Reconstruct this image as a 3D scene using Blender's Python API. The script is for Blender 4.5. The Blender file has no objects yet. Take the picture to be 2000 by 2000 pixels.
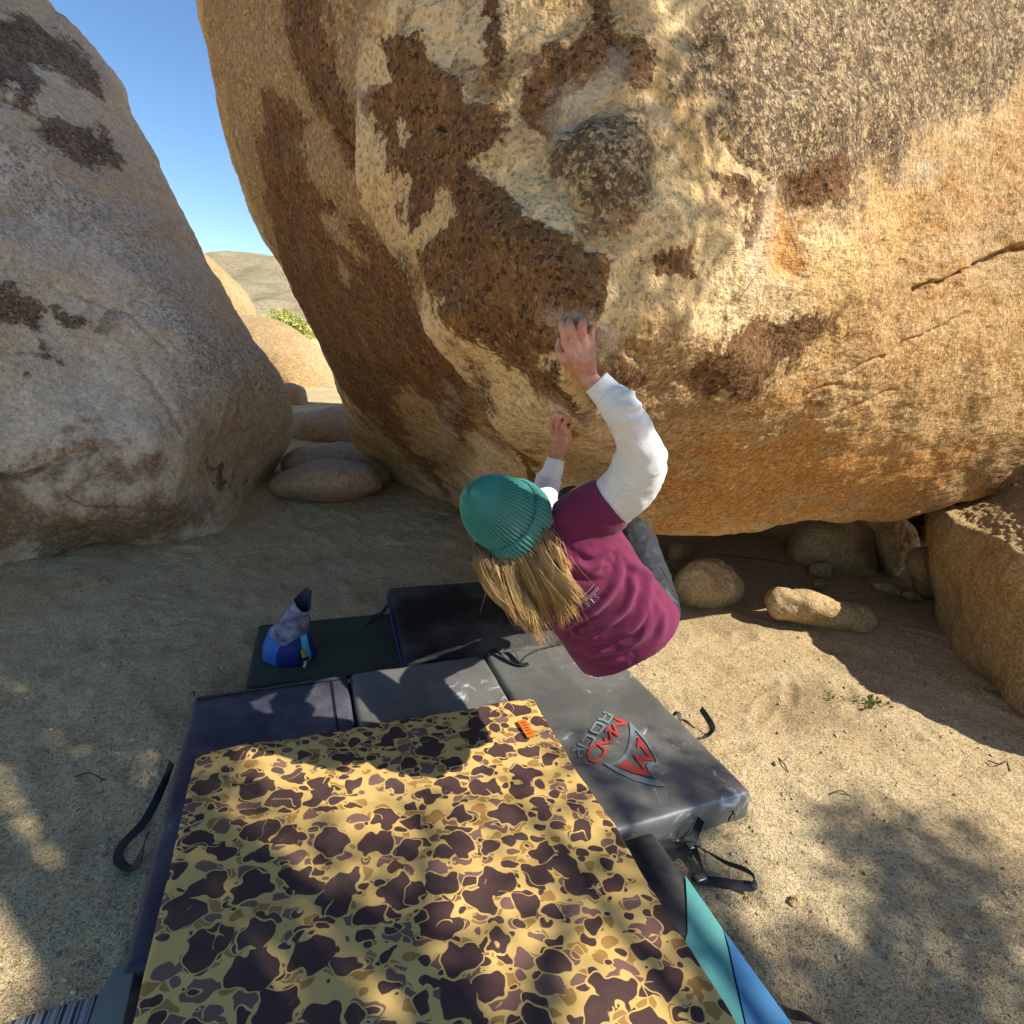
import bpy, bmesh, math, random
import numpy as np
from mathutils import Vector, Matrix, geometry
from mathutils.bvhtree import BVHTree

random.seed(7)
RNG = np.random.default_rng(7)
scene = bpy.context.scene
COL = scene.collection

# ------------------------------------------------------------------ camera, sky, sun, exposure
CAM_H, FPX = 1.75, 1100.0
PITCH, ROLL = math.radians(16.5), math.radians(-3.5)
sp, cp, sr, cr = math.sin(PITCH), math.cos(PITCH), math.sin(ROLL), math.cos(ROLL)
R0 = np.array([1., 0, 0]); D0 = np.array([0, -sp, -cp]); FWD = np.array([0, cp, -sp])
RIGHT = R0*cr + D0*sr
DOWN = -R0*sr + D0*cr
CAM = np.array([0, 0, CAM_H])
cam_data = bpy.data.cameras.new('camera')
cam = bpy.data.objects.new('camera', cam_data); COL.objects.link(cam)
m = Matrix.Identity(4)
for i in range(3):
    m[i][0], m[i][1], m[i][2], m[i][3] = RIGHT[i], -DOWN[i], -FWD[i], CAM[i]
cam.matrix_world = m
cam_data.sensor_width = 36.0; cam_data.lens = 36.0*FPX/2000.0
cam_data.clip_start = 0.02; cam_data.clip_end = 5000
scene.camera = cam

SUN_EL = math.radians(44)
SUN_AZ = np.array([0.968, -0.25]); SUN_AZ /= np.linalg.norm(SUN_AZ)     # towards the sun, in the ground plane
SUN = np.array([SUN_AZ[0]*math.cos(SUN_EL), SUN_AZ[1]*math.cos(SUN_EL), math.sin(SUN_EL)])
world = bpy.data.worlds.new('World'); scene.world = world; world.use_nodes = True
wn = world.node_tree; bg = wn.nodes['Background']
sky = wn.nodes.new('ShaderNodeTexSky'); sky.sky_type = 'NISHITA'; sky.sun_disc = False
sky.sun_elevation = SUN_EL; sky.sun_rotation = math.atan2(SUN[0], SUN[1])
sky.air_density = 1.0; sky.dust_density = 0.0; sky.ozone_density = 2.0; sky.altitude = 1200
hs_ = wn.nodes.new('ShaderNodeHueSaturation'); hs_.inputs['Saturation'].default_value = 1.13
wn.links.new(sky.outputs[0], hs_.inputs['Color']); wn.links.new(hs_.outputs[0], bg.inputs[0]); bg.inputs[1].default_value = 0.095
sun_data = bpy.data.lights.new('sun', 'SUN'); sun_data.energy = 3.5; sun_data.angle = math.radians(0.6)
sun_data.color = (1.0, 0.97, 0.91)
sun = bpy.data.objects.new('sun', sun_data); COL.objects.link(sun)
sun.rotation_euler = Vector(-SUN).to_track_quat('-Z', 'Y').to_euler()
sun.location = (6, -3, 9)
scene.view_settings.view_transform = 'Standard'; scene.view_settings.look = 'None'
scene.view_settings.exposure = 1.08; scene.view_settings.gamma = 1.0
scene.view_settings.use_curve_mapping = False
scene.cycles.max_bounces = 6; scene.cycles.diffuse_bounces = 4; scene.cycles.glossy_bounces = 2; scene.cycles.transmission_bounces = 2
scene.cycles.caustics_reflective = False; scene.cycles.caustics_refractive = False

# ------------------------------------------------------------------ helpers: projection, noise, meshes
def P(u, v, t):
    return CAM + t*(RIGHT*((u-1000)/FPX) + DOWN*((v-1000)/FPX) + FWD)
def PA(uv, t):
    uv = np.asarray(uv, float); t = np.asarray(t, float)
    a = (uv[:, 0]-1000)/FPX; b = (uv[:, 1]-1000)/FPX
    return CAM + t[:, None]*(a[:, None]*RIGHT + b[:, None]*DOWN + FWD)
def onplane(u, v, h):
    d = P(u, v, 1.0)-CAM
    return CAM + d*((h-CAM_H)/d[2])
def project(p):
    q = np.asarray(p)-CAM
    z = q@FWD
    return np.stack([1000+FPX*(q@RIGHT)/z, 1000+FPX*(q@DOWN)/z, z], -1)

_perm = np.random.default_rng(3).permutation(256)
_perm = np.concatenate([_perm, _perm, _perm])
_grad = np.random.default_rng(4).normal(size=(256, 3)); _grad /= np.linalg.norm(_grad, axis=1)[:, None]
def perlin(p):
    p = np.asarray(p, float)
    i = np.floor(p).astype(int); f = p-i; i &= 255
    w = f*f*f*(f*(f*6-15)+10)
    out = np.zeros(len(p))
    for dx in (0, 1):
        for dy in (0, 1):
            for dz in (0, 1):
                h = _perm[_perm[_perm[(i[:, 0]+dx) & 255]+((i[:, 1]+dy) & 255)]+((i[:, 2]+dz) & 255)]
                g = _grad[h]
                d = (g[:, 0]*(f[:, 0]-dx)+g[:, 1]*(f[:, 1]-dy)+g[:, 2]*(f[:, 2]-dz))
                wx = w[:, 0] if dx else 1-w[:, 0]; wy = w[:, 1] if dy else 1-w[:, 1]; wz = w[:, 2] if dz else 1-w[:, 2]
                out += d*wx*wy*wz
    return out*1.6
def fbm(p, scale=1.0, octs=4, gain=.5, off=0.0):
    p = np.asarray(p)*scale+off; a = 1.0; s = np.zeros(len(p))
    for k in range(octs):
        s += a*perlin(p); p = p*2.03+7.1; a *= gain
    return s
def sstep(a, b, x):
    t = np.clip((x-a)/(b-a), 0, 1); return t*t*(3-2*t)

def mesh_obj(name, verts, faces, mat=None, parent=None, smooth=True, base=None):
    verts = np.asarray(verts, float)
    me = bpy.data.meshes.new(name)
    off = np.zeros(3) if base is None else np.asarray(base, float)
    V = verts-off
    if isinstance(faces, np.ndarray):
        n, k = faces.shape
        me.vertices.add(len(V)); me.vertices.foreach_set('co', V.ravel().astype(np.float32))
        me.loops.add(n*k); me.loops.foreach_set('vertex_index', faces.ravel().astype(np.int32))
        me.polygons.add(n); me.polygons.foreach_set('loop_start', np.arange(0, n*k, k, dtype=np.int32))
        me.update(calc_edges=True); me.validate()
    else:
        me.from_pydata([tuple(x) for x in V], [], [tuple(int(i) for i in f) for f in faces]); me.update()
    if smooth:
        me.polygons.foreach_set('use_smooth', np.ones(len(me.polygons), dtype=bool))
    o = bpy.data.objects.new(name, me); COL.objects.link(o)
    o.location = off
    if mat: me.materials.append(mat)
    if parent is not None:
        o.parent = parent
        o.location = off-np.array(parent_world(parent))
    return o
def parent_world(o):
    l = np.array(o.location)
    while o.parent is not None:
        o = o.parent; l = l+np.array(o.location)
    return l
def tag(o, label=None, cat=None, group=None, kind=None):
    if label: o['label'] = label
    if cat: o['category'] = cat
    if group: o['group'] = group
    if kind: o['kind'] = kind
    return o
def thing(name, loc, label, cat, group=None):
    o = bpy.data.objects.new(name, None); COL.objects.link(o); o.location = tuple(loc)
    o.empty_display_size = .1
    return tag(o, label, cat, group)
def attr(o, name, vals):
    a = o.data.attributes.new(name, 'FLOAT', 'POINT')
    a.data.foreach_set('value', np.asarray(vals, dtype=np.float32))
def grid_faces(nr, nc, wrap=False):
    r = np.arange(nr-1); c = np.arange(nc if wrap else nc-1)
    R, C = np.meshgrid(r, c, indexing='ij')
    C2 = (C+1) % nc
    return np.stack([R*nc+C, R*nc+C2, (R+1)*nc+C2, (R+1)*nc+C], -1).reshape(-1, 4)
def vnormals(V, F):
    n = np.zeros_like(V)
    a, b, c = V[F[:, 0]], V[F[:, 1]], V[F[:, 2]]
    fn = np.cross(b-a, c-a)
    if F.shape[1] == 4:
        d = V[F[:, 3]]; fn = fn+np.cross(c-a, d-a)
    for k in range(F.shape[1]):
        for ax in range(3):
            n[:, ax] += np.bincount(F[:, k], fn[:, ax], len(V))
    l = np.linalg.norm(n, axis=1); l[l < 1e-12] = 1
    return n/l[:, None]
def catmull(pts, n, closed=False):
    pts = np.asarray(pts, float)
    k = len(pts)
    if closed: ext = np.concatenate([pts[-1:], pts, pts[:2]]); segs = k
    else: ext = np.concatenate([2*pts[:1]-pts[1:2], pts, 2*pts[-1:]-pts[-2:-1]]); segs = k-1
    fine = 24
    out = []
    for i in range(segs):
        p0, p1, p2, p3 = ext[i:i+4]
        t = np.linspace(0, 1, fine, endpoint=False)[:, None]
        out.append(.5*((2*p1)+(-p0+p2)*t+(2*p0-5*p1+4*p2-p3)*t*t+(-p0+3*p1-3*p2+p3)*t**3))
    out = np.concatenate(out+([] if closed else [pts[-1:]]))
    if closed: out = np.concatenate([out, out[:1]])
    d = np.concatenate([[0], np.cumsum(np.linalg.norm(np.diff(out[:, :min(3, out.shape[1])], axis=0), axis=1))])
    s = np.linspace(0, d[-1], n, endpoint=not closed)
    return np.stack([np.interp(s, d, out[:, j]) for j in range(out.shape[1])], 1)
def polysd(pts, poly):
    """signed distance (positive inside) of 2-D points to a closed polygon"""
    poly = np.asarray(poly, float); x, y = pts[:, 0], pts[:, 1]
    lo = poly.min(0)-90; hi = poly.max(0)+90
    sel = (x > lo[0]) & (x < hi[0]) & (y > lo[1]) & (y < hi[1])
    res = np.full(len(pts), -90.0)
    X, Y = x[sel], y[sel]
    if len(X) == 0: return res
    d = np.full(len(X), 1e9); ins = np.zeros(len(X), bool)
    for i in range(len(poly)):
        a = poly[i]; b = poly[(i+1) % len(poly)]; e = b-a
        t = np.clip(((X-a[0])*e[0]+(Y-a[1])*e[1])/max(e@e, 1e-9), 0, 1)
        d = np.minimum(d, (X-a[0]-t*e[0])**2+(Y-a[1]-t*e[1])**2)
        c = (a[1] > Y) != (b[1] > Y)
        with np.errstate(divide='ignore', invalid='ignore'):
            xi = a[0]+(Y-a[1])*e[0]/(e[1] if e[1] != 0 else 1e-9)
        ins ^= c & (X < xi)
    d = np.sqrt(d); res[sel] = np.where(ins, d, -d)
    return np.clip(res, -90, 90)
def linedist(pts, line):
    """distance to an open polyline, and side (positive = right of the travel direction on screen)"""
    line = np.asarray(line, float); d = np.full(len(pts), 1e9); side = np.zeros(len(pts))
    for i in range(len(line)-1):
        a, b = line[i], line[i+1]; e = b-a
        t = np.clip(((pts-a)@e)/(e@e), 0, 1)
        q = pts-a-t[:, None]*e
        dd = np.hypot(q[:, 0], q[:, 1]); k = dd < d
        s = e[0]*(pts[:, 1]-a[1])-e[1]*(pts[:, 0]-a[0])
        side[k] = np.sign(s[k]); d = np.minimum(d, dd)
    return d, side
class TPS:
    def __init__(self, pts):
        p = np.asarray(pts, float); self.c = p[:, :2]/1000; n = len(p)
        K = self.phi(self.c); A = np.zeros((n+3, n+3)); A[:n, :n] = K+np.eye(n)*1e-4
        A[:n, n] = 1; A[:n, n+1:] = self.c; A[n, :n] = 1; A[n+1:, :n] = self.c.T
        self.w = np.linalg.solve(A, np.concatenate([np.log(p[:, 2]), [0, 0, 0]]))
    def phi(self, q):
        r2 = ((q[:, None]-self.c[None])**2).sum(-1)
        return .5*r2*np.log(r2+1e-12)
    def __call__(self, uv):
        out = np.zeros(len(uv)); n = len(self.c)
        for i in range(0, len(uv), 50000):
            q = np.asarray(uv[i:i+50000])/1000
            out[i:i+50000] = self.phi(q)@self.w[:n]+self.w[n]+q@self.w[n+1:]
        return np.exp(out)

# ------------------------------------------------------------------ helpers: materials
def lin(h):
    h = h.lstrip('#'); c = [int(h[i:i+2], 16)/255 for i in (0, 2, 4)]
    return tuple([(x/12.92 if x < .04045 else ((x+.055)/1.055)**2.4) for x in c])+(1.0,)
class Mat:
    def __init__(s, name):
        s.m = bpy.data.materials.new(name); s.m.use_nodes = True; s.nt = s.m.node_tree
        s.b = s.nt.nodes['Principled BSDF']; s.tc = None
    def n(s, t, ins=None, **props):
        nd = s.nt.nodes.new('ShaderNode'+t)
        for k, v in props.items(): setattr(nd, k, v)
        for k, v in (ins or {}).items(): s.set(nd.inputs[k], v)
        return nd
    def set(s, sock, v):
        if isinstance(v, bpy.types.NodeSocket): s.nt.links.new(v, sock)
        else: sock.default_value = v
    def co(s, scale=None, rot=None, loc=None):
        if s.tc is None: s.tc = s.n('TexCoord')
        o = s.tc.outputs['Object']
        if scale is None and rot is None and loc is None: return o
        mp = s.n('Mapping', {'Vector': o})
        if scale: mp.inputs['Scale'].default_value = scale
        if rot: mp.inputs['Rotation'].default_value = rot
        if loc: mp.inputs['Location'].default_value = loc
        return mp.outputs[0]
    def noise(s, scale, detail=4, rough=.55, vec=None, dist=0):
        return s.n('TexNoise', {'Vector': vec or s.co(), 'Scale': scale, 'Detail': detail, 'Roughness': rough, 'Distortion': dist}).outputs[0]
    def math(s, op, a, b=0.0, c=0.0, clamp=False):
        nd = s.n('Math', operation=op, use_clamp=clamp); s.set(nd.inputs[0], a); s.set(nd.inputs[1], b); s.set(nd.inputs[2], c)
        return nd.outputs[0]
    def step(s, x, a, b, lo=0.0, hi=1.0):
        nd = s.n('MapRange', interpolation_type='SMOOTHSTEP'); s.set(nd.inputs[0], x)
        for i, v in enumerate((a, b, lo, hi)): s.set(nd.inputs[i+1], v)
        return nd.outputs[0]
    def mix(s, f, a, b, blend='MIX'):
        nd = s.n('Mix', data_type='RGBA', blend_type=blend); s.set(nd.inputs[0], f); s.set(nd.inputs[6], a); s.set(nd.inputs[7], b)
        return nd.outputs[2]
    def attr(s, name): return s.n('Attribute', attribute_name=name).outputs['Fac']
    def bump(s, h, strength=.5, dist=.01, prev=None):
        nd = s.n('Bump', {'Height': h, 'Strength': strength, 'Distance': dist})
        if prev is not None: s.nt.links.new(prev, nd.inputs['Normal'])
        return nd.outputs[0]
    def out(s, col=None, rough=None, normal=None, spec=None, **k):
        if col is not None: s.set(s.b.inputs['Base Color'], col)
        if rough is not None: s.set(s.b.inputs['Roughness'], rough)
        if normal is not None: s.set(s.b.inputs['Normal'], normal)
        if spec is not None: s.set(s.b.inputs['Specular IOR Level'], spec)
        for kk, v in k.items(): s.set(s.b.inputs[kk], v)
        return s.m

def rock_mat(name, a, b, c, dark, grey=None, orange=None, attrs=(), scale=1.0, streak=None, speck=1.0, bumpk=1.0, brown='#96744f'):
    """granite: two ground tones a/b, brown c, dark desert varnish, grain; attrs are painted on by vertex attributes"""
    M = Mat(name)
    big = M.noise(1.1*scale, 3, .6); mid = M.noise(5.5*scale, 5, .62); fine = M.noise(34*scale, 3, .7); low = M.noise(2.6*scale, 3, .6)
    grain = M.noise(120*scale, 2, .75); vor = M.n('TexVoronoi', {'Vector': M.co(), 'Scale': 78*scale}, feature='F1')
    cellc = M.n('SeparateColor', {'Color': vor.outputs['Color']}).outputs[0]
    fg = M.math('ADD', M.math('MULTIPLY', fine, .5), M.math('MULTIPLY', grain, .5))
    col = M.mix(M.step(big, .38, .62), lin(a), lin(b))
    col = M.mix(M.math('MULTIPLY', M.step(mid, .48, .72), .6), col, lin(c))
    if streak is not None:
        st = M.noise(3.2, 7, .68, vec=M.co(scale=streak[1], rot=streak[0]), dist=.6)
        st2 = M.noise(9.0, 6, .7, vec=M.co(scale=streak[1], rot=streak[0]), dist=.4)
        k = M.attr('streak')
        col = M.mix(M.math('MULTIPLY', k, .7), col, lin('#b38a58'))
        col = M.mix(M.math('MULTIPLY', k, M.step(st, .46, .66, 0, .8)), col, lin(streak[2]))
        col = M.mix(M.math('MULTIPLY', k, M.step(st2, .52, .72, 0, .65)), col, lin(streak[3]))
        col = M.mix(M.math('MULTIPLY', k, M.step(st2, .46, .28, 0, .55)), col, lin(streak[4]))
    wob = M.math('ADD', M.math('MULTIPLY', M.math('SUBTRACT', mid, .5), 2.3), M.math('MULTIPLY', M.math('SUBTRACT', fine, .5), 1.3))
    wob = M.math('ADD', wob, M.math('MULTIPLY', M.math('SUBTRACT', grain, .5), .4))
    wlow = M.math('ADD', wob, M.math('MULTIPLY', M.math('SUBTRACT', low, .5), 2.2))
    def mask(nm, w=.10, k=1.0, src=None):
        return M.step(M.math('ADD', M.attr(nm), M.math('MULTIPLY', src or wob, k)), -w, w)
    if 'brown' in attrs: col = M.mix(M.math('MULTIPLY', mask('brown', .5, 1.0, wlow), .8), col, lin(brown))
    if orange and 'orange' in attrs: col = M.mix(M.math('MULTIPLY', mask('orange', .35, 1.0, wlow), .8), col, lin(orange))
    # crystals
    g2 = M.math('ADD', M.math('MULTIPLY', grain, .55), M.math('MULTIPLY', cellc, .45))
    col = M.mix(M.step(g2, .42, .30, 0, .65*speck), col, M.mix(.65, col, (0.01, .008, .007, 1)), 'MIX')
    col = M.mix(M.step(g2, .60, .76, 0, .42*speck), col, lin('#efd6a8'))
    if grey and 'grey' in attrs:
        gm = mask('grey', .30, 1.0, wlow)
        gc = M.mix(M.step(M.math('ADD', M.math('MULTIPLY', fg, .5), M.math('MULTIPLY', M.noise(15*scale, 4, .6), .5)), .46, .58), lin(grey), M.mix(.32, lin(grey), lin(a)))
        gc = M.mix(M.step(g2, .46, .34, 0, .8), gc, M.mix(.6, lin(grey), (.01, .009, .009, 1)))
        gc = M.mix(M.step(g2, .60, .72, 0, .45), gc, lin(a))
        col = M.mix(M.math('MULTIPLY', gm, .9), col, gc)
    if 'varnish' in attrs:
        vm = mask('varnish')
        extra = M.math('MULTIPLY', M.step(M.math('ADD', M.noise(3.4*scale, 7, .66, dist=.5), M.math('MULTIPLY', M.math('SUBTRACT', fine, .5), .12)), .585, .625), M.step(M.attr('varnish'), -1.3, -.5, 0, .75))
        vm = M.math('MAXIMUM', vm, M.math('MULTIPLY', extra, .8))
        vcol = M.mix(M.step(mid, .35, .7), lin(dark), M.mix(.25, lin(dark), lin(c)))
        vcol = M.mix(M.step(fg, .50, .66, 0, .60), vcol, M.mix(.75, lin(dark), lin(c)))
        vcol = M.mix(M.step(g2, .63, .76, 0, .70), vcol, lin(c))
        vcol = M.mix(M.step(g2, .40, .30, 0, .7), vcol, (.006, .004, .003, 1))
        col = M.mix(M.math('MULTIPLY', vm, .97), col, vcol)
    if 'pale' in attrs: col = M.mix(M.math('MULTIPLY', mask('pale', .6, 1.0, wlow), .38), col, lin('#cfc3b4'))
    tone = M.step(M.math('ADD', M.math('MULTIPLY', fine, .6), M.math('MULTIPLY', mid, .4)), .3, .72, .72, 1.25)
    col = M.mix(1.0, col, M.n('CombineColor', {0: tone, 1: M.math('MULTIPLY', tone, .965), 2: M.math('MULTIPLY', tone, .88)}).outputs[0], 'MULTIPLY')
    nb = M.bump(mid, .4*bumpk, .035)
    nb = M.bump(fine, .9*bumpk, .016, nb)
    nb = M.bump(grain, .9*bumpk, .006, nb)
    return M.out(col, .9, nb, .2)

def cloth_mat(name, c1, c2=None, rough=.8, scale=300, bumpd=.001, var=6, spec=.3, sheen=0.0, weave=True, chalk=None):
    M = Mat(name)
    n1 = M.noise(var, 5, .6)
    col = M.mix(M.step(n1, .35, .68), lin(c1), lin(c2 or c1))
    if chalk:
        f = M.noise(chalk[0], 8, .72, dist=1.2); g = M.noise(2.3, 4, .6)
        k = M.math('MULTIPLY', M.step(f, chalk[1], chalk[1]+.16), M.step(g, .46, .62))
        col = M.mix(M.math('MULTIPLY', k, chalk[2]), col, lin('#d6dade'))
        dust = M.step(M.noise(1.7, 6, .65), .4, .75, 0, .22)
        col = M.mix(dust, col, lin('#b9b2a4'))
        pk = M.n('TexVoronoi', {'Vector': M.co(), 'Scale': 24.0}, feature='F1').outputs['Distance']
        col = M.mix(M.math('MULTIPLY', M.step(pk, .075, .04, 0, .8), M.step(M.noise(3.1, 3, .6), .52, .6)), col, lin('#e6e6e4'))
    nb = M.bump(M.noise(scale, 2, .5), .5, bumpd)
    nb = M.bump(M.noise(14, 4, .55), .35, .006, nb)
    kw = {}
    if sheen: kw = {'Sheen Weight': sheen}
    return M.out(col, rough, nb, spec, **kw)

def plain(name, c, rough=.6, spec=.4, metal=0.0):
    M = Mat(name)
    v = M.noise(45, 4, .6)
    col = M.mix(M.step(v, .3, .7, 0, .35), lin(c), M.mix(.5, lin(c), (.02, .02, .02, 1)))
    return M.out(col, rough, M.bump(v, .25, .002), spec, Metallic=metal)

# ------------------------------------------------------------------ ground
def gbase(x, y):
    x = np.asarray(x, float); y = np.asarray(y, float)
    z = .07*np.clip(y-3.6, 0, 6)*sstep(1.2, -1.5, x)
    z = z+.10*np.clip(y-4.6, 0, 6)*sstep(1.0, 2.5, x)*.6
    r = np.hypot(x, y)
    z = z+.9*sstep(20, 120, r)*0
    return z
def gt(u, v):
    d = P(u, v, 1.0)-CAM; t = 5.0
    for _ in range(40):
        p = CAM+t*d
        t = .5*t+.5*(float(gbase(p[0], p[1]))-CAM_H)/d[2]
    return t
def GP(u, v): return P(u, v, gt(u, v))
def gheight(x, y):
    p = np.stack([x, y, np.zeros_like(x)], 1)
    z = gbase(x, y)
    near = sstep(14, 6, np.hypot(x, y-3))
    z = z+near*(.022*fbm(p, 1.3, 3)+.010*fbm(p, 5.0, 3, off=3.3))
    wind = np.stack([x*.8+y*.6, (y*.8-x*.6)*.35, np.zeros_like(x)], 1)
    z = z+near*.0075*fbm(wind, 11.0, 2, off=9.0)
    z = z+near*.0035*fbm(p, 38.0, 2)
    # scuffs and foot prints
    rr = np.random.default_rng(11)
    for k in range(110):
        fx, fy = rr.uniform(-3.0, 3.4), rr.uniform(.2, 6.0)
        an = rr.uniform(0, math.pi); L, W = rr.uniform(.07, .17), rr.uniform(.03, .055)
        sel = (np.abs(x-fx) < .4) & (np.abs(y-fy) < .4)
        if not sel.any(): continue
        dx, dy = x[sel]-fx, y[sel]-fy
        a = (dx*math.cos(an)+dy*math.sin(an))/L; b = (-dx*math.sin(an)+dy*math.cos(an))/W
        q = a*a+b*b
        z[sel] += -.011*np.exp(-q*1.2)+.006*np.exp(-(np.sqrt(q)-1.45)**2*6)
    return z
def axis(lo, hi, step, far):
    mid = np.arange(lo, hi, step); g = []; d = step; x = hi
    while x < far: x += d; d *= 1.16; g.append(x)
    h = []; d = step; x = lo
    while x > -far: x -= d; d *= 1.16; h.append(x)
    return np.array(h[::-1]+list(mid)+g)
gx = axis(-3.6, 3.9, .017, 2500.); gy = axis(.2, 6.6, .017, 2500.)
GX, GY = np.meshgrid(gx, gy, indexing='ij')
gv = np.stack([GX.ravel(), GY.ravel(), gheight(GX.ravel(), GY.ravel())], 1)
M = Mat('sand')
n_big = M.noise(.9, 3, .6); n_mid = M.noise(7, 5, .65); n_f = M.noise(62, 3, .75); n_g = M.noise(210, 2, .7)
col = M.mix(M.step(n_big, .35, .66), lin('#e8d0a4'), lin('#dcbf92'))
col = M.mix(M.step(n_mid, .52, .74, 0, .5), col, lin('#a4824f'))
gr = M.math('ADD', M.math('MULTIPLY', n_f, .5), M.math('MULTIPLY', n_g, .5))
col = M.mix(M.step(gr, .48, .40, 0, .75), col, lin('#7a5c3a'))
col = M.mix(M.step(gr, .52, .61, 0, .75), col, lin('#f8e4b8'))
damp = M.step(M.noise(.75, 4, .55, vec=M.co(loc=(3.1, 1.7, 0))), .55, .68, 0, .45)
col = M.mix(damp, col, lin('#7c6850'))
nb = M.bump(n_mid, .5, .025); nb = M.bump(n_f, 1.0, .026, nb); nb = M.bump(n_g, 1.0, .009, nb)
col = M.mix(1.0, col, (1.04, 1.0, .90, 1), 'MULTIPLY')
SAND = M.out(col, .95, nb, .15)
ground = tag(mesh_obj('ground', gv, grid_faces(len(gx), len(gy)), SAND), kind='structure')

# ------------------------------------------------------------------ boulders
def boulder(name, outline, depth, center, roll, back, nseg, nring, disp, mat, s0=.55, stains=None, carve=None, spec_fn=None, base=None, smooth_out=True):
    """closed boulder: outline and depth are given as sight lines from where the photo was taken, the solid has its own front, rounded rim and back"""
    o2 = catmull(outline, nseg, True)
    c = np.array(center, float)
    k = np.linspace(0, 1, nring+1)[1:]
    s = .55*k+.45*np.sin(k*math.pi/2)
    uv = (c+(o2[None]-c)*s[:, None, None]).reshape(-1, 2)
    S = np.repeat(s, nseg)
    q = np.clip((S-s0)/(1-s0), 0, 1)
    d = depth(uv)
    R = roll(uv) if callable(roll) else roll
    tf = d+R*(1-np.sqrt(np.clip(1-q*q, 0, 1)))
    nb_ = max(10, nring//5)
    kb = np.sin(np.linspace(1, 0, nb_+1)[1:-1]*math.pi/2)
    uvb = (c+(o2[None]-c)*kb[:, None, None]).reshape(-1, 2)
    SB = np.repeat(kb, nseg)
    db = np.repeat(depth(o2)[None], len(kb), 0).ravel()
    Rb = roll(np.tile(o2, (len(kb), 1))) if callable(roll) else roll
    tb = db*SB+(1-SB)*float(np.mean(db))+Rb+back*np.sqrt(1-SB*SB)
    # centre vertices
    cf = np.array([depth(c[None])[0]]); cb = np.array([tb[-nseg:].mean()])
    UV = np.concatenate([uv, uvb, c[None], c[None]]); T = np.concatenate([tf, tb, cf, cb])
    front = np.concatenate([np.ones(len(uv)), np.zeros(len(uvb)), [1], [0]])
    V = PA(UV, T)
    rows = len(s)+len(kb)
    F = grid_faces(rows, nseg, True)
    ci, cj = len(V)-2, len(V)-1
    a = np.arange(nseg); b = (a+1) % nseg
    F0 = np.stack([np.full(nseg, ci), b, a, a], 1)
    last = (rows-1)*nseg
    F1 = np.stack([np.full(nseg, cj), last+a, last+b, last+b], 1)
    Fn = np.concatenate([F, F0, F1])
    nrm = vnormals(V, np.concatenate([F, F0, F1])[:, [0, 1, 2]])
    out = np.sign(np.sum(nrm[:len(uv)]*(CAM-V[:len(uv)]), 1).mean())
    nrm *= out
    if carve is not None:
        V = V+nrm*(carve(UV, V)*front)[:, None]
    dsp = np.zeros(len(V))
    for amp, sc, oc in disp: dsp += amp*fbm(V, sc, oc, off=sc*1.7)
    V = V+nrm*dsp[:, None]
    faces = [tuple(f) for f in (F[:, ::-1] if out > 0 else F)]
    tri = np.concatenate([F0[:, :3], F1[:, :3]])
    if out > 0: tri = tri[:, ::-1]
    quads = F[:, ::-1] if out > 0 else F
    me = bpy.data.meshes.new(name)
    off = V.mean(0) if base is None else np.asarray(base)
    nq, nt_ = len(quads), len(tri)
    me.vertices.add(len(V)); me.vertices.foreach_set('co', (V-off).ravel().astype(np.float32))
    me.loops.add(nq*4+nt_*3)
    me.loops.foreach_set('vertex_index', np.concatenate([quads.ravel(), tri.ravel()]).astype(np.int32))
    me.polygons.add(nq+nt_)
    me.polygons.foreach_set('loop_start', np.concatenate([np.arange(nq)*4, nq*4+np.arange(nt_)*3]).astype(np.int32))
    me.update(calc_edges=True); me.validate()
    me.polygons.foreach_set('use_smooth', np.ones(nq+nt_, dtype=bool))
    me.materials.append(mat)
    ob = bpy.data.objects.new(name, me); COL.objects.link(ob); ob.location = off
    if stains:
        for an, polys in stains.items():
            if callable(polys): vals = polys(UV, V, front)
            else:
                vals = np.full(len(UV), -1.0)
                for pl in polys:
                    sub = isinstance(pl, tuple)
                    sd = polysd(UV, pl[0] if sub else pl)/(100.0 if an in ('grey', 'orange') else 45.0)
                    vals = np.minimum(vals, -sd) if sub else np.maximum(vals, sd)
                vals = np.clip(vals, -1.4, 1.4)
                vals = np.where(front > 0, vals, -1.4)
            attr(ob, an, vals)
    return ob, BVHTree.FromPolygons([tuple(x) for x in V], faces+[tuple(int(i) for i in t) for t in tri])

def Z(pts, ox, oy, sc): return [(ox+x/sc, oy+y/sc) for x, y in pts]

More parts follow.
